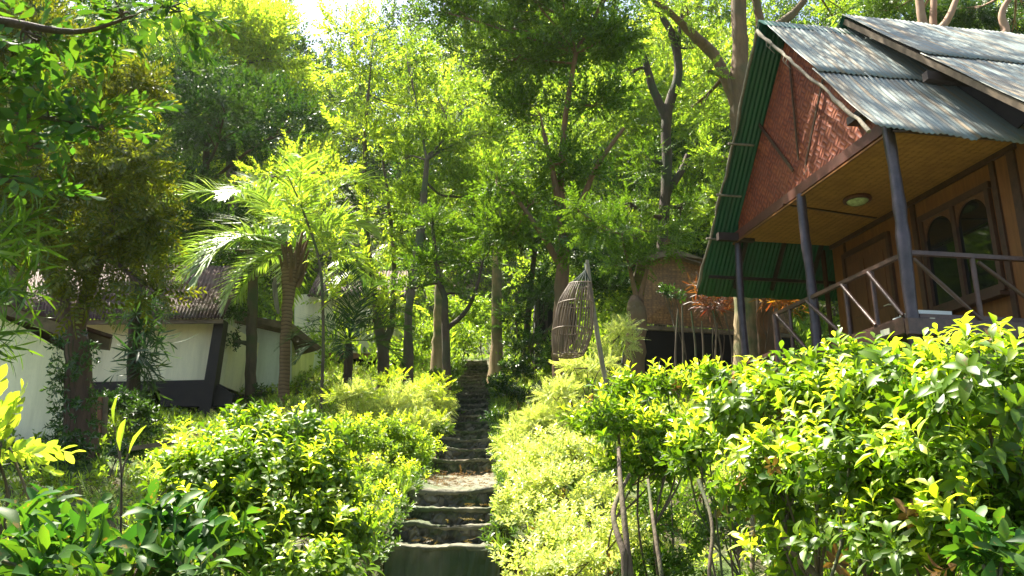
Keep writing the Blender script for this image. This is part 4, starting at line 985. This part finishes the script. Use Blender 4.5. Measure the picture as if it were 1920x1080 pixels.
tree('dark_slim_tree', 'slim dark trunked tree right beside the left edge of the stairs', trunks=[
   [(838, 760, 13.2, 16), (838, 700, 13.2, 15), (835, 620, 13.2, 14), (834, 560, 13.2, 12), (824, 530, 13.3, 11), (815, 470, 13.4, 8), (808, 380, 13.5, 4)], [(834, 620, 13.2, 10), (872, 585, 13.4, 9), (892, 545, 13.5, 7), (905, 490, 13.6, 5)]],
   blobs=[B(830, 490, 13.4, 70, 50), B(890, 490, 13.8, 60, 50), B(780, 540, 13.2, 50, 30, .8), B(920, 440, 14, 60, 50), B(810, 420, 13.6, 60, 50), B(860, 550, 13.3, 40, 20, .8)], kind='spray', scale=.9, lai=2.0, m=L_mid, bark=B_dark)
for (px, pb, pt_, Y, wd, lb) in ((821, 672, 560, 18, 20, 'pale tan trunk partly hidden behind the dark slim trunk'), (930, 668, 500, 19, 20, 'pale tan trunked tree standing sunlit above the top of the stairs')):
    tree('tan_tree', lb, trunks=[[(px, pb, Y, wd * 1.3), (px + 1, pb - 60, Y, wd), (px + 2, pt_, Y, wd * .85), (px + 4, pt_ - 150, Y + .3, wd * .5)]], blobs=[B(px + 5, pt_ - 120, Y, 70, 70, .8), B(px - 30, pt_ - 180, Y, 60, 50, .7)], kind='spray', scale=1.0, lai=2, m=L_lit, bark=B_pale)
# main central dark canopy tree, multi stem, orange trunk
tree('central_tree', 'large central tree with orange trunk behind the basket and dense dark green canopy', trunks=[
   [(1052, 710, 13.5, 36), (1052, 640, 13.5, 32), (1054, 540, 13.5, 26), (1056, 440, 13.5, 18), (1052, 330, 13.4, 13), (1060, 220, 13.2, 10), (1080, 100, 13, 8)],
   [(1056, 440, 13.5, 16), (1040, 340, 13.3, 12), (1020, 250, 13.2, 8)], [(1056, 450, 13.5, 14), (1090, 380, 13.2, 11), (1120, 310, 13, 9), (1170, 240, 12.8, 6)], [(1052, 500, 13.5, 14), (1010, 430, 13.4, 10), (960, 360, 13.4, 7)]],
   blobs=[B(960, 110, 13.4, 130, 70), B(1080, 90, 13, 120, 70), B(900, 40, 13.8, 110, 60), B(1040, 20, 13.2, 150, 60), B(1160, 60, 12.8, 80, 70), B(1010, 210, 13.4, 100, 60, .8), B(1110, 200, 13, 80, 60, .9), B(930, 330, 13.8, 70, 60, .8), B(1000, 380, 13.6, 70, 60, .9), B(1110, 330, 13.2, 60, 50, .7), B(960, 440, 13.8, 60, 50), B(1060, 440, 13.0, 70, 50), B(1060, 300, 13, 60, 50, .8), B(1100, -60, 13.2, 200, 70), B(900, -70, 13.6, 160, 70), B(820, 20, 14, 70, 50, .7), (np.array([2.2, 12.0, 12.3]), np.array([2.4, 2.2, 1.2]), .55), (np.array([4.0, 12.6, 13.2]), np.array([2.4, 2.2, 1.2]), .5), (np.array([.5, 11.5, 11.5]), np.array([2.0, 1.8, 1.2]), .5)],  # world-unit clumps hang out of view, added to dapple the hut roof
   kind='spray', scale=1.1, lai=3.0, m=L_mid, bark=B_org, up=.2)
tree('fig_tree', 'dark forked tree rising between the central tree and the hut gable', trunks=[
   [(1236, 700, 18, 30), (1240, 560, 18, 22), (1242, 450, 18, 21), (1250, 330, 18, 21), (1250, 220, 18, 19), (1272, 140, 18, 16), (1262, 70, 18, 15), (1235, 20, 18, 10), (1215, -40, 18, 8)],
   [(1250, 225, 18, 18), (1222, 160, 18, 15), (1205, 100, 18, 11), (1180, 60, 18, 7)], [(1252, 360, 18, 16), (1278, 320, 18, 12), (1290, 290, 18, 10)], [(1272, 130, 18, 10), (1275, 50, 18, 7), (1290, -30, 18, 5)]],
   blobs=[B(1180, 140, 18, 60, 50, .6), B(1240, 20, 18, 90, 40, .8), B(1180, 380, 17.5, 90, 60, .9), B(1150, 440, 17, 70, 50, .9), B(1300, 90, 18, 50, 50, .4), B(1210, 300, 18, 60, 60, .6), B(1280, 390, 18, 60, 60, .7), B(1330, 20, 18, 80, 50, .8)],
   kind='spray', scale=1.0, lai=2.0, m=L_mid, bark=B_dark)
tree('giant_tree', 'huge orange tan tree behind the hut gable with thick curving limbs', trunks=[
   [(1425, 520, 17, 50), (1400, 300, 17, 40), (1385, 180, 17, 34), (1388, 90, 17, 31), (1384, 20, 17, 28), (1390, -60, 17, 24)],
   [(1392, 250, 17, 14), (1378, 200, 17, 19), (1362, 150, 17, 21), (1340, 105, 17, 20), (1305, 70, 16.8, 18), (1268, 35, 16.6, 13), (1230, 0, 16.5, 11)],
   [(1422, 90, 17.2, 18), (1425, 40, 17.2, 17), (1412, -20, 17.2, 14)], [(1425, 70, 17.2, 22), (1470, 40, 17.2, 18), (1505, 5, 17.2, 12), (1530, -40, 17.2, 12)]],
   blobs=[B(1340, -40, 17, 120, 40, .7), B(1500, -60, 17, 120, 40, .6), B(1300, 200, 18, 60, 60, .8), B(1330, 290, 17, 50, 50), B(1340, 380, 16.5, 40, 50), B(1320, 130, 16.4, 50, 40, .5), B(1290, 20, 16.4, 60, 40, .6), B(1560, 30, 18.5, 70, 30, .5)], kind='spray', scale=1.1, lai=2, m=L_lit, bark=B_org, k=14)
tree('hut_side_tree', 'thick tan trunk standing behind the far post of the hut', trunks=[[(1397, 720, 14.6, 48), (1397, 640, 14.6, 44), (1396, 540, 14.6, 42), (1392, 420, 14.7, 38)]], kind='spray', bark=B_pale)
tree('hut_side_tree', 'wider brown trunk just right of the far hut post', trunks=[[(1440, 740, 15.2, 58), (1432, 650, 15.2, 48), (1428, 540, 15.2, 46), (1424, 420, 15.3, 44)]], kind='spray', bark=B_org)
tree('pollarded_tree', 'short stout trunk sprouting a tuft of leaves right of the hanging basket', trunks=[[(1190, 700, 11, 38), (1192, 640, 11, 36), (1194, 590, 11, 38), (1192, 572, 11, 34), (1197, 558, 11, 22), (1194, 548, 11, 6)], [(1196, 570, 11, 12), (1180, 500, 10.9, 7), (1165, 440, 10.8, 4)], [(1196, 570, 11, 12), (1215, 500, 10.9, 6)]],
   blobs=[B(1255, 452, 11.2, 50, 26), B(1185, 500, 10.8, 60, 44), B(1130, 430, 10.6, 60, 50, .9), B(1200, 430, 10.8, 50, 50, .8), B(1090, 400, 10.4, 40, 40, .6)], kind='pinn', scale=.85, lai=1.9, m=L_mid, bark=B_org)
for i, (px, tops, lb, Y) in enumerate(((1725, [(1738, 95), (1728, 30), (1720, -30)], 'pinkish branching tree above the middle of the tin roof', 16.5), (1870, [(1862, 95), (1885, 60), (1878, 25), (1905, -20)], 'pinkish crooked tree above the right end of the tin roof', 16))):
    g = G(px, Y); tr = [[(px, 300, Y, 34)] + [(a, b, Y, 18 - 3 * j) for j, (a, b) in enumerate(tops)]]
    if i == 0: tr += [[(1738, 75, Y, 14), (1775, 40, Y, 13), (1800, -20, Y, 10)], [(1748, 70, Y + .4, 14), (1750, 20, Y + .4, 13), (1752, -30, Y + .4, 12)]]
    tree('frangipani_tree' if i == 0 else 'crooked_tree', lb, trunks=tr, blobs=[B(px - 60, 20, Y + 2, 90, 50), B(px + 60, 30, Y + 2, 90, 60), B(px, -20, Y + 1, 110, 40), B(px + 20, 90, Y + 2.5, 90, 50)], kind='pinn', scale=1.1, lai=2.2, m=L_dark if i else L_mid, bark=B_pink)
tree('creeper_tree', 'grey trunk with creeper between the leaning post and the coconut palm', trunks=[[(470, 775, 15.8, 26), (470, 700, 15.8, 22), (472, 620, 15.8, 20), (474, 540, 15.8, 18), (470, 470, 15.8, 14)]],
   blobs=[B(440, 590, 15.5, 30, 24, .9), B(440, 640, 15.5, 14, 40, .6), B(430, 470, 16, 80, 40, .9), B(490, 740, 15.5, 12, 30, .7)], kind='hedgefar', scale=1.0, lai=2, m=L_dark, bark=B_grey)
tree('philodendron', 'dark trunk smothered in a climbing philodendron with slashed leaves', cat='climbing plant', trunks=[[(250, 760, 12.5, 26), (252, 660, 12.5, 24), (255, 560, 12.5, 22), (250, 470, 12.5, 18)]],
   blobs=[B(250, 680, 12.3, 44, 46), B(255, 610, 12.3, 46, 46), B(260, 560, 12.3, 36, 30)], kind='strap', scale=1.9, lai=2.6, m=L_palmd, bark=B_dark, up=-.5)

# ================================================================== SHRUBS
def shrub(name, label, blobs, kind, scale, lai, m, bark=B_grey, cat='shrub', **kw):
    return tree(name, label, cat, (), blobs, kind, scale, lai, m, bark, crown='foliage', **kw)
# big hedge bush right foreground
shrub('hedge_bush', 'large glossy hedge bush with lime young leaves filling the right foreground', [
   B(1860, 750, 3.0, 170, 110), B(1700, 750, 3.5, 150, 90), B(1560, 760, 4.0, 150, 70), B(1420, 790, 4.6, 120, 70), B(1800, 900, 3.1, 200, 120), B(1620, 890, 3.6, 170, 100), B(1470, 900, 4.2, 130, 80, .9),
   B(1900, 1020, 2.9, 180, 120), B(1740, 1040, 3.3, 170, 120), B(1480, 1060, 4.6, 110, 60, .6), B(1600, 1030, 3.9, 130, 100), B(1500, 980, 4.4, 90, 60, .8), B(1680, 940, 3.7, 150, 80), B(1380, 740, 5.2, 90, 50), B(1480, 730, 4.6, 90, 50), B(1600, 700, 4.2, 110, 50), B(1800, 680, 3.4, 90, 50, .8), B(1700, 820, 3.9, 220, 130, .6), B(1880, 1120, 3.2, 180, 90)], 'hedge', .92, 3.8, L_bush, up=.7, shell=.3, tips=L_tip, tipn=.8, dry=1)
shrub('garden_bush', 'taller leafy bush on thin bare stems right of the stairs', [B(1220, 740, 6.6, 100, 50), B(1160, 800, 6.4, 110, 60), B(1260, 830, 6.2, 110, 60), B(1340, 720, 6.6, 90, 34), B(1200, 880, 6.2, 110, 44), B(1330, 860, 5.6, 90, 70), B(1380, 950, 5.4, 70, 40, .5)], 'hedgefar', .9, 3.4, L_bush, up=.6, tips=L_tip, tipn=.7, dry=.5)
shrub('tangled_undergrowth', 'dim tangle of twigs and small leaves beneath the leafy bush right of the stairs', [B(1260, 960, 6.6, 110, 60, .6), B(1380, 1000, 6.0, 110, 60, .6), B(1240, 1060, 6.2, 120, 50, .6), B(1480, 1040, 5.2, 100, 60, .5)], 'hedgefar', .6, 3.4, L_mid, up=.3)
def stems(name, label, specs, bark=B_grey):
    root = thing(name, label, 'stem', P(specs[0][0][0], specs[0][0][1], specs[0][0][2]))
    for sp in specs: mb = MB(); q = limb_pts(sp); q = np.vstack([[q[0][0], q[0][1], float(h(q[0][0], q[0][1])) - .1, q[0][3]], q]) if q[0][2] > float(h(q[0][0], q[0][1])) else q; mb.tube(q[:, :3], q[:, 3], 8, noise=.06); mb.build('stem', bark, root)
stems('shrub_stems', 'bare tan stems showing under the leafy bush right of the stairs', [[(1182, 1075, 5.4, 13), (1172, 990, 5.5, 11), (1163, 900, 5.7, 9), (1160, 840, 6, 7)], [(1170, 1040, 5.4, 12), (1150, 960, 5.6, 10), (1180, 890, 5.9, 7)], [(1240, 1075, 5.3, 8), (1225, 980, 5.5, 7), (1215, 900, 5.9, 6)]])
stems('shrub_stems', 'twisted bare stems under the large hedge bush', [[(1530, 1078, 4.0, 15), (1485, 1030, 4.1, 14), (1470, 990, 4.2, 12), (1490, 920, 4.3, 9)], [(1330, 1070, 5.0, 8), (1335, 980, 5.1, 7), (1310, 900, 5.3, 8)], [(1410, 1075, 4.8, 9), (1412, 990, 4.9, 8), (1400, 930, 5, 7)]])
shrub('fern_bank', 'pale feathery ferns sprawling over the upper bank right of the stairs', [B(1000, 790, 9.6, 80, 60), B(1060, 760, 9.4, 80, 50), B(960, 830, 9.6, 40, 50), B(1100, 690, 10, 60, 40, .8), B(1150, 640, 10.4, 50, 60, .7), B(980, 870, 8.8, 50, 40), B(1040, 850, 8.8, 60, 50)], 'fern', .7, 3.2, L_pale, up=.5, cat='ferns')
shrub('bank_bush', 'sprawling sunlit leafy growth overhanging the lower right edge of the stairs', [B(1060, 860, 8.4, 110, 60), B(1060, 930, 7.6, 110, 60), B(1010, 1000, 7.0, 80, 70), B(1110, 1020, 6.6, 120, 80), B(1040, 1070, 6.2, 130, 60), B(955, 960, 7.4, 44, 50), B(985, 900, 8.2, 50, 40)], 'hedgefar', .62, 3.2, L_pale, up=.6, tips=L_pale, tipn=.6, dry=.4)  # whitened leaf colour stands in for the strong sun on this bank
shrub('stair_bush', 'bright fine leaved bush lit by the sun higher on the left of the stairs', [B(740, 750, 12, 90, 50), B(810, 750, 12.4, 50, 50), B(670, 760, 11.6, 60, 40), B(790, 810, 11.6, 60, 40)], 'pinn', .5, 3.4, L_pale, up=.6, tips=L_tip, tipn=.7)
shrub('stair_bush', 'rounded sunlit bush lower on the left edge of the stairs', [B(720, 830, 9.4, 90, 50), B(670, 830, 9.2, 70, 50), B(780, 860, 9.6, 60, 50), B(720, 910, 8.8, 90, 50), B(690, 960, 7.8, 70, 60), B(670, 1020, 7.2, 80, 70)], 'hedgefar', .7, 3.4, L_lit, up=.6, tips=L_tip, tipn=.6)
shrub('stair_bush', 'shaded green bush crowding the middle of the stairs from the left', [B(820, 830, 11.5, 40, 50), B(800, 880, 10, 36, 36), B(838, 770, 14, 34, 40), B(835, 720, 14.8, 40, 30), B(850, 705, 17, 30, 24)], 'hedgefar', .75, 3, L_mid, up=.5)
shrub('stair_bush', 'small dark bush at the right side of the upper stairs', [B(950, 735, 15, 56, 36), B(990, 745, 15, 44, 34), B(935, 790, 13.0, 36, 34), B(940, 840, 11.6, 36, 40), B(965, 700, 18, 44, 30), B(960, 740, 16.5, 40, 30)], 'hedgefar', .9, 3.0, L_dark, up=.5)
shrub('round_bush', 'domed bush with fresh pale tips in front of the cottages on the left', [B(430, 850, 5.0, 120, 60), B(540, 830, 5.1, 120, 60), B(480, 910, 4.7, 150, 80), B(360, 900, 4.7, 110, 70), B(600, 900, 4.9, 80, 80), B(500, 1010, 4.6, 160, 90), B(390, 1000, 4.5, 130, 90), B(620, 990, 4.9, 80, 90), B(470, 805, 5.3, 80, 30), B(540, 1090, 4.4, 150, 80), B(470, 940, 5.2, 170, 110, .7)], 'hedge', .78, 3.6, L_bush, up=.7, shell=.3, tips=L_tip, tipn=.6)
shrub('broadleaf_bush', 'dark broad leaved bush in the lower left corner', [B(60, 1060, 2.2, 170, 90), B(230, 1070, 2.4, 160, 80), B(380, 1090, 2.5, 150, 60), B(90, 1000, 2.5, 130, 50, .8), B(0, 1120, 2.0, 200, 90), B(300, 1030, 2.7, 110, 40, .7), B(410, 1010, 2.8, 80, 30, .5)], 'broad', .72, 1.8, L_deep, up=.5, shell=.35)
shrub('corner_plant', 'soft dark leaves poking in at the lower right corner', [B(1850, 1060, 2.0, 90, 26)], 'broad', .55, 1.6, L_deep, up=.5)
shrub('sunlit_spray', 'brilliant yellow backlit leaves at the left edge of the picture', [B(0, 835, 2.8, 60, 30, .7), B(-50, 850, 2.8, 70, 40, .7)], 'bigspray', .5, 1.0, L_yel, up=.3)
shrub('oleander', 'narrow leaved shrub with spiky dark leaves at the left edge', [B(-20, 480, 3.8, 80, 80), B(30, 540, 3.8, 60, 40, .6), B(-40, 640, 3.8, 50, 30, .5), B(20, 430, 3.8, 60, 40, .6)], 'strap', .95, 1.5, L_mid, up=.2, branch=False)
# overhanging branch upper left (its trunk stands outside the picture)
tree('overhanging_tree', 'near tree whose dark broad leaves hang in from the upper left corner', trunks=[[(-330, 800, 4.0, 90), (-300, 400, 4.0, 80), (-200, 100, 4.0, 50), (-40, 40, 4.0, 24), (140, 60, 4.0, 10), (250, 30, 4.0, 5)], [(-200, 110, 4, 30), (-60, 200, 4, 16), (80, 220, 4, 8), (180, 240, 4, 4)], [(-240, 250, 4, 24), (-100, 330, 4, 14), (60, 340, 4, 6)]],
   blobs=[B(40, 60, 4.0, 140, 80), B(230, 20, 4.0, 130, 40, .9), B(90, 220, 4.0, 110, 50, .8), B(-60, 180, 4.0, 140, 120), B(190, 240, 4.0, 40, 30, .8), B(0, 330, 4.0, 110, 50, .7), B(330, 10, 4.1, 60, 26, .7), B(-150, -60, 4, 300, 100)], kind='bigspray', scale=.75, lai=1.7, m=L_deep, bark=B_dark, up=.0)
# dark shrubs by the houses
shrub('shade_shrub', 'dark shrub filling the shade beneath the philodendron', [B(240, 750, 11.5, 70, 36), B(190, 760, 11.3, 50, 30), B(280, 790, 11.2, 50, 40), B(130, 850, 10, 60, 30), B(220, 850, 9.5, 60, 26)], 'hedgefar', .9, 2.6, L_dark, up=.4)
tree('shade_fill_tree', 'dark leafy tree added for the deep shade between the central trunk and the stairs', trunks=[[(985, 690, 19.5, 14), (990, 600, 19.5, 12), (1000, 500, 19.5, 10), (1010, 420, 19.5, 7)]], blobs=[B(1000, 470, 19.5, 90, 50), B(930, 450, 19.8, 70, 50), B(1080, 470, 19, 80, 50), B(1150, 470, 18.6, 70, 50), B(1010, 540, 19, 60, 40), B(900, 400, 20, 70, 50), B(1010, 390, 19.5, 90, 40), B(1140, 540, 18.6, 50, 50)], kind='spray', scale=1.3, lai=2.6, m=L_dark, bark=B_dark)  # added tree; its dark leaves paint the deep shade beside the stairs
shrub('pavilion_shrub', 'dark bamboo like shrub in front of the shaded pavilion', [B(990, 640, 18, 40, 60), B(960, 600, 18.5, 36, 60, .8), B(1010, 560, 18, 50, 50, .8), B(1030, 680, 17.5, 30, 30)], 'spray', .9, 2.0, L_dark, up=.3)
shrub('thicket_bush', 'sunny bush on the slope beyond the pale trunks', [B(870, 640, 21, 50, 40), B(900, 600, 22, 50, 50), B(790, 620, 22, 50, 50), B(850, 590, 22, 50, 40), B(960, 620, 22, 40, 60), B(800, 680, 20, 40, 30)], 'hedgefar', 1.5, 2.2, L_lit, up=.5)
for i, (px, py, Y, s, mm, lb) in enumerate(((1345, 575, 15.2, 44, L_red, 'crimson leaved cordyline in front of the brown matting hut'), (1470, 580, 14.4, 34, L_or, 'sunlit orange and crimson cordyline right of the far hut post'), (1262, 560, 15.6, 26, L_dark, 'thin dark leaved plant against the brown matting wall'))):
    shrub('cordyline', lb, [B(px, py, Y, s, s * .7), B(px - s * .6, py - s * .5, Y, s * .5, s * .4, .7)], 'strap' if i < 2 else 'hedgefar', 1.6 if i < 2 else 1.0, 1.8 if i < 2 else .9, mm, up=.8, cat='plant')
# bamboo-like thin stems in the undercroft
stems('sapling', 'thin saplings standing before the dark undercroft of the matting hut', [[(x, 740, 15, 4), (x + random.gauss(0, 4), 660, 15, 4), (x + random.gauss(0, 8), 570 + random.random() * 40, 15, 3)] for x in (1270, 1282, 1300, 1318, 1340, 1352, 1368)], B_grey)
# ginger plant left
gy = 7.2; gr = thing('ginger_plant', 'tall ginger stalks with three broad leaves before the reddish trunk', 'plant', G(225, gy))
mb = MB(); tops = [(212, 770, -.2), (222, 815, -.1), (238, 820, .3)]
for px, py, _ in tops: mb.tube(catmull([G(226, gy), P(228, 900, gy), P(px + 3, py + 30, gy)], 5), .008, 6)
mb.build('stalk', B_grey, gr)
for px, py, ln in tops:
    v, t = leaf_rich(.30, .12, .2, .3); d = np.array([ln, -.1, 1.0]); V, T = place((v, t), P(px + 3, py + 32, gy), d, random.random() * .6 + 2.8); np_obj('leaf', V, T, L_lit, gr)
# pipes / tin sheets leaning in shade
tn = thing('tin_offcuts', 'upright rusty tin offcuts leaning in the shade behind the reddish trunk', 'tin sheets', P(188, 800, 10.9))
for i, x in enumerate((174, 186, 196)):
    mb = MB(); mb.tube([P(x, 815, 10.9), P(x + 2, 745, 10.95)], .035, 8); mb.build('sheet', M_fascia if i != 1 else M_pinkbrick, tn)
# plank lying
mb = MB(); mb.bar(P(240, 842, 9.4), P(335, 828, 9.8), .08, .05); tag(mb.build('fallen_plank', M_fascia), 'weathered plank lying in the undergrowth left of the domed bush', 'plank')

# ================================================================== GROUND COVER AND FAR WOOD
def cover(name, n, xr, yr, kind, scale, m, keep=None, dz=0.0, lift=0.05):
    x = rng.uniform(*xr, n); y = rng.uniform(*yr, n)
    if keep is not None: k_ = keep(x, y); x, y = x[k_], y[k_]
    path = (np.abs(x - np.interp(y, [6, 7, 8.1, 10, 24], [-.62, -.60, -.55, -.62, -.95])) < .55) & (y > 5.2) & (y < 25.5)
    x, y = x[~path], y[~path]; z = h(x, y) + lift * rng.random(len(x)) + dz
    d = rng.normal(size=(len(x), 3)) * .5; d[:, 2] = 1
    V, T = scatter(kind, np.stack([x, y, z], 1), d, scale * (.6 + .8 * rng.random(len(x)))); o = np_obj(name, V, T, m); tag(o, kind='stuff'); return o
tag(cover('ground_cover', 11000, (-12, 9), (5.5, 27), 'hedgefar', 1.0, L_lit), 'low bright green plants carpeting the slope between trees and cottages', 'ground cover')
tag(cover('fern_cover', 1500, (-5, 4), (5.5, 22), 'fern', .8, L_pale), 'pale ferns and creepers carpeting the ground beside the stairs', 'ferns')
tag(cover('grass', 5000, (-9, 6), (3, 22), 'grass', .7, L_lit), 'tufts of grass scattered along the slope and path edges', 'grass')
def stair_litter():
    n = 260; i_ = rng.integers(0, 18, n); Yl = np.concatenate([[7.0, 7.36, 7.72], 10 + 13.6 * np.arange(21) / 20])[i_] + .05 + .25 * rng.random(n); m_ = rng.random(n) < .5
    Yl = np.where(m_, rng.uniform(8.15, 9.8, n), Yl); zl = np.interp(Yl, [6.9, 7.35, 7.36, 7.71, 7.72, 8.09, 8.1, 9.8], [-.3, -.3, -.13, -.13, 0, 0, .17, .38]); k_ = Yl < 9.9
    x = -.62 + rng.uniform(-.48, .48, n); tag(np_obj('stair_litter', *scatter('fine', np.stack([x, Yl, zl + .02], 1)[k_], np.stack([rng.normal(size=n), rng.normal(size=n), .15 * rng.normal(size=n)], 1)[k_], .25 + .2 * rng.random(k_.sum())), L_dry), 'dead leaves and twigs strewn over the lower stair treads', 'leaf litter', kind='stuff')
stair_litter()
def step_edges():
    n = 1500; y = rng.uniform(6.8, 23.5, n); sg = np.where(rng.random(n) < .5, -1, 1)
    zc = np.interp(y, [6.9, 7.36, 7.72, 8.1, 9.9, 10, 23.6], [-.45, -.25, -.1, .1, .35, .45, 4.1]); pc = np.interp(y, [7, 8.1, 10, 23.6], [830, 862, 868, 900])
    x = (pc - 960) * (y * CP + zc * SP) / F + sg * (.40 + .22 * rng.random(n)); z = zc + .12 * rng.random(n)
    d = np.stack([-sg * .4 + .4 * rng.normal(size=n), -.5 + .4 * rng.normal(size=n), np.ones(n)], 1)
    V, T = scatter('hedgefar', np.stack([x, y, z], 1), d, .35 + .45 * rng.random(n))
    tag(np_obj('edge_plants', V, T, L_mid), 'small green plants creeping over both edges of the steps', 'ground cover', kind='stuff')
    V, T = scatter('grass', np.stack([x + .1 * sg, y, z], 1)[::3], d[::3], .35 + .4 * rng.random(len(x[::3])))
    tag(np_obj('edge_grass', V, T, L_lit), 'grass blades drooping over the edges of the steps', 'grass', kind='stuff')
step_edges()
tag(cover('leaf_litter', 5000, (-9, 7), (4, 24), 'fine', .6, L_dry, lift=.01, dz=-.02), 'fallen dry leaves lying on the soil', 'leaf litter')
tag(cover('undergrowth', 5200, (-24, 24), (18, 38), 'spray', 1.9, L_lit, lift=.8), 'dense undergrowth covering the hillside behind the trees', 'undergrowth')

def forest():
    """the hillside wood beyond, read as one mass"""
    Vs, Ts, n0 = [], [], 0; groups = {0: [], 1: [], 2: []}
    for row, Y in enumerate((26, 31, 37, 45, 55)):
        nx = 13 + row * 2
        for i in range(nx):
            x = (i - (nx - 1) / 2) * Y * 1.5 / nx + rng.normal() * .9; y = Y + rng.normal() * 1.2; g = float(h(x, y))
            if row < 2 and -.36 < x / Y < .04: continue
            top = Y * .62 + rng.normal() * 1.2
            if row >= 2 and -.36 < x / Y < -.16: top -= Y * .09
            if row < 2: top = min(top, g + 9 + rng.random() * 4)
            zz = g + 1.0
            while zz < top:
                r = 1.6 + rng.random() * 1.3; c = np.array([x + rng.normal() * 1.4, y + rng.normal() * 1.2, zz + r * .6]); kk = rng.choice(3, p=[.22, .36, .42])  # random leaf colours paint sunlit crowns and shaded gaps into the wood
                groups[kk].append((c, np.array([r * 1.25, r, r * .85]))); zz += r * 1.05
    for kk, mm, nm, lb in ((0, L_yel, 'forest', 'yellow green trees of the far hillside wood, sunlight put into their colour'), (1, L_lit, 'forest', 'fresh green trees of the far hillside wood'), (2, L_dark, 'forest', 'dark trees of the far hillside wood, shaded gaps put into their colour')):
        Vs, Ts, n0 = [], [], 0
        for c, r in groups[kk]:
            sc = 2.1 + (c[1] - 26) * .045; area = np.mean([tri_area(t) for t in TPL['spray']]); n = int(1.9 * math.pi * r[0] * r[2] / (area * sc * sc))
            pos, d, s_, _ = blob_twigs(c, r, n, 'spray', sc, .3, nclump=7); V, T = scatter('spray', pos, d, s_); Vs.append(V); Ts.append(T + n0); n0 += len(V)
        tag(np_obj(nm, np.vstack(Vs), np.vstack(Ts), mm), lb, 'forest', kind='stuff')
forest()
# sunlit air under the trees: a closed box round camera and scene
def haze():
    mb = MB(); x0, x1, y0, y1, z0, z1 = -95, 95, -55, 165, -6, 95
    mb.box((x0, y0, z0), (x1 - x0, 0, 0), (0, y1 - y0, 0), (0, 0, z1 - z0)); m = mat('haze_air'); k = N(m)
    pv = k.n('ShaderNodeVolumePrincipled'); pv.inputs['Color'].default_value = (.95, .97, .9, 1); pv.inputs['Density'].default_value = .0002; pv.inputs['Anisotropy'].default_value = .45
    k.n('ShaderNodeOutputMaterial', i_Volume=pv.outputs[0]); tag(mb.build('haze', m), 'thin sunlit air hanging between the trees', 'haze', kind='stuff')
haze()
S.cycles.volume_bounces = 0
tris = sum(len(o.data.polygons) for o in S.objects if o.type == 'MESH'); print('POLYS', tris)
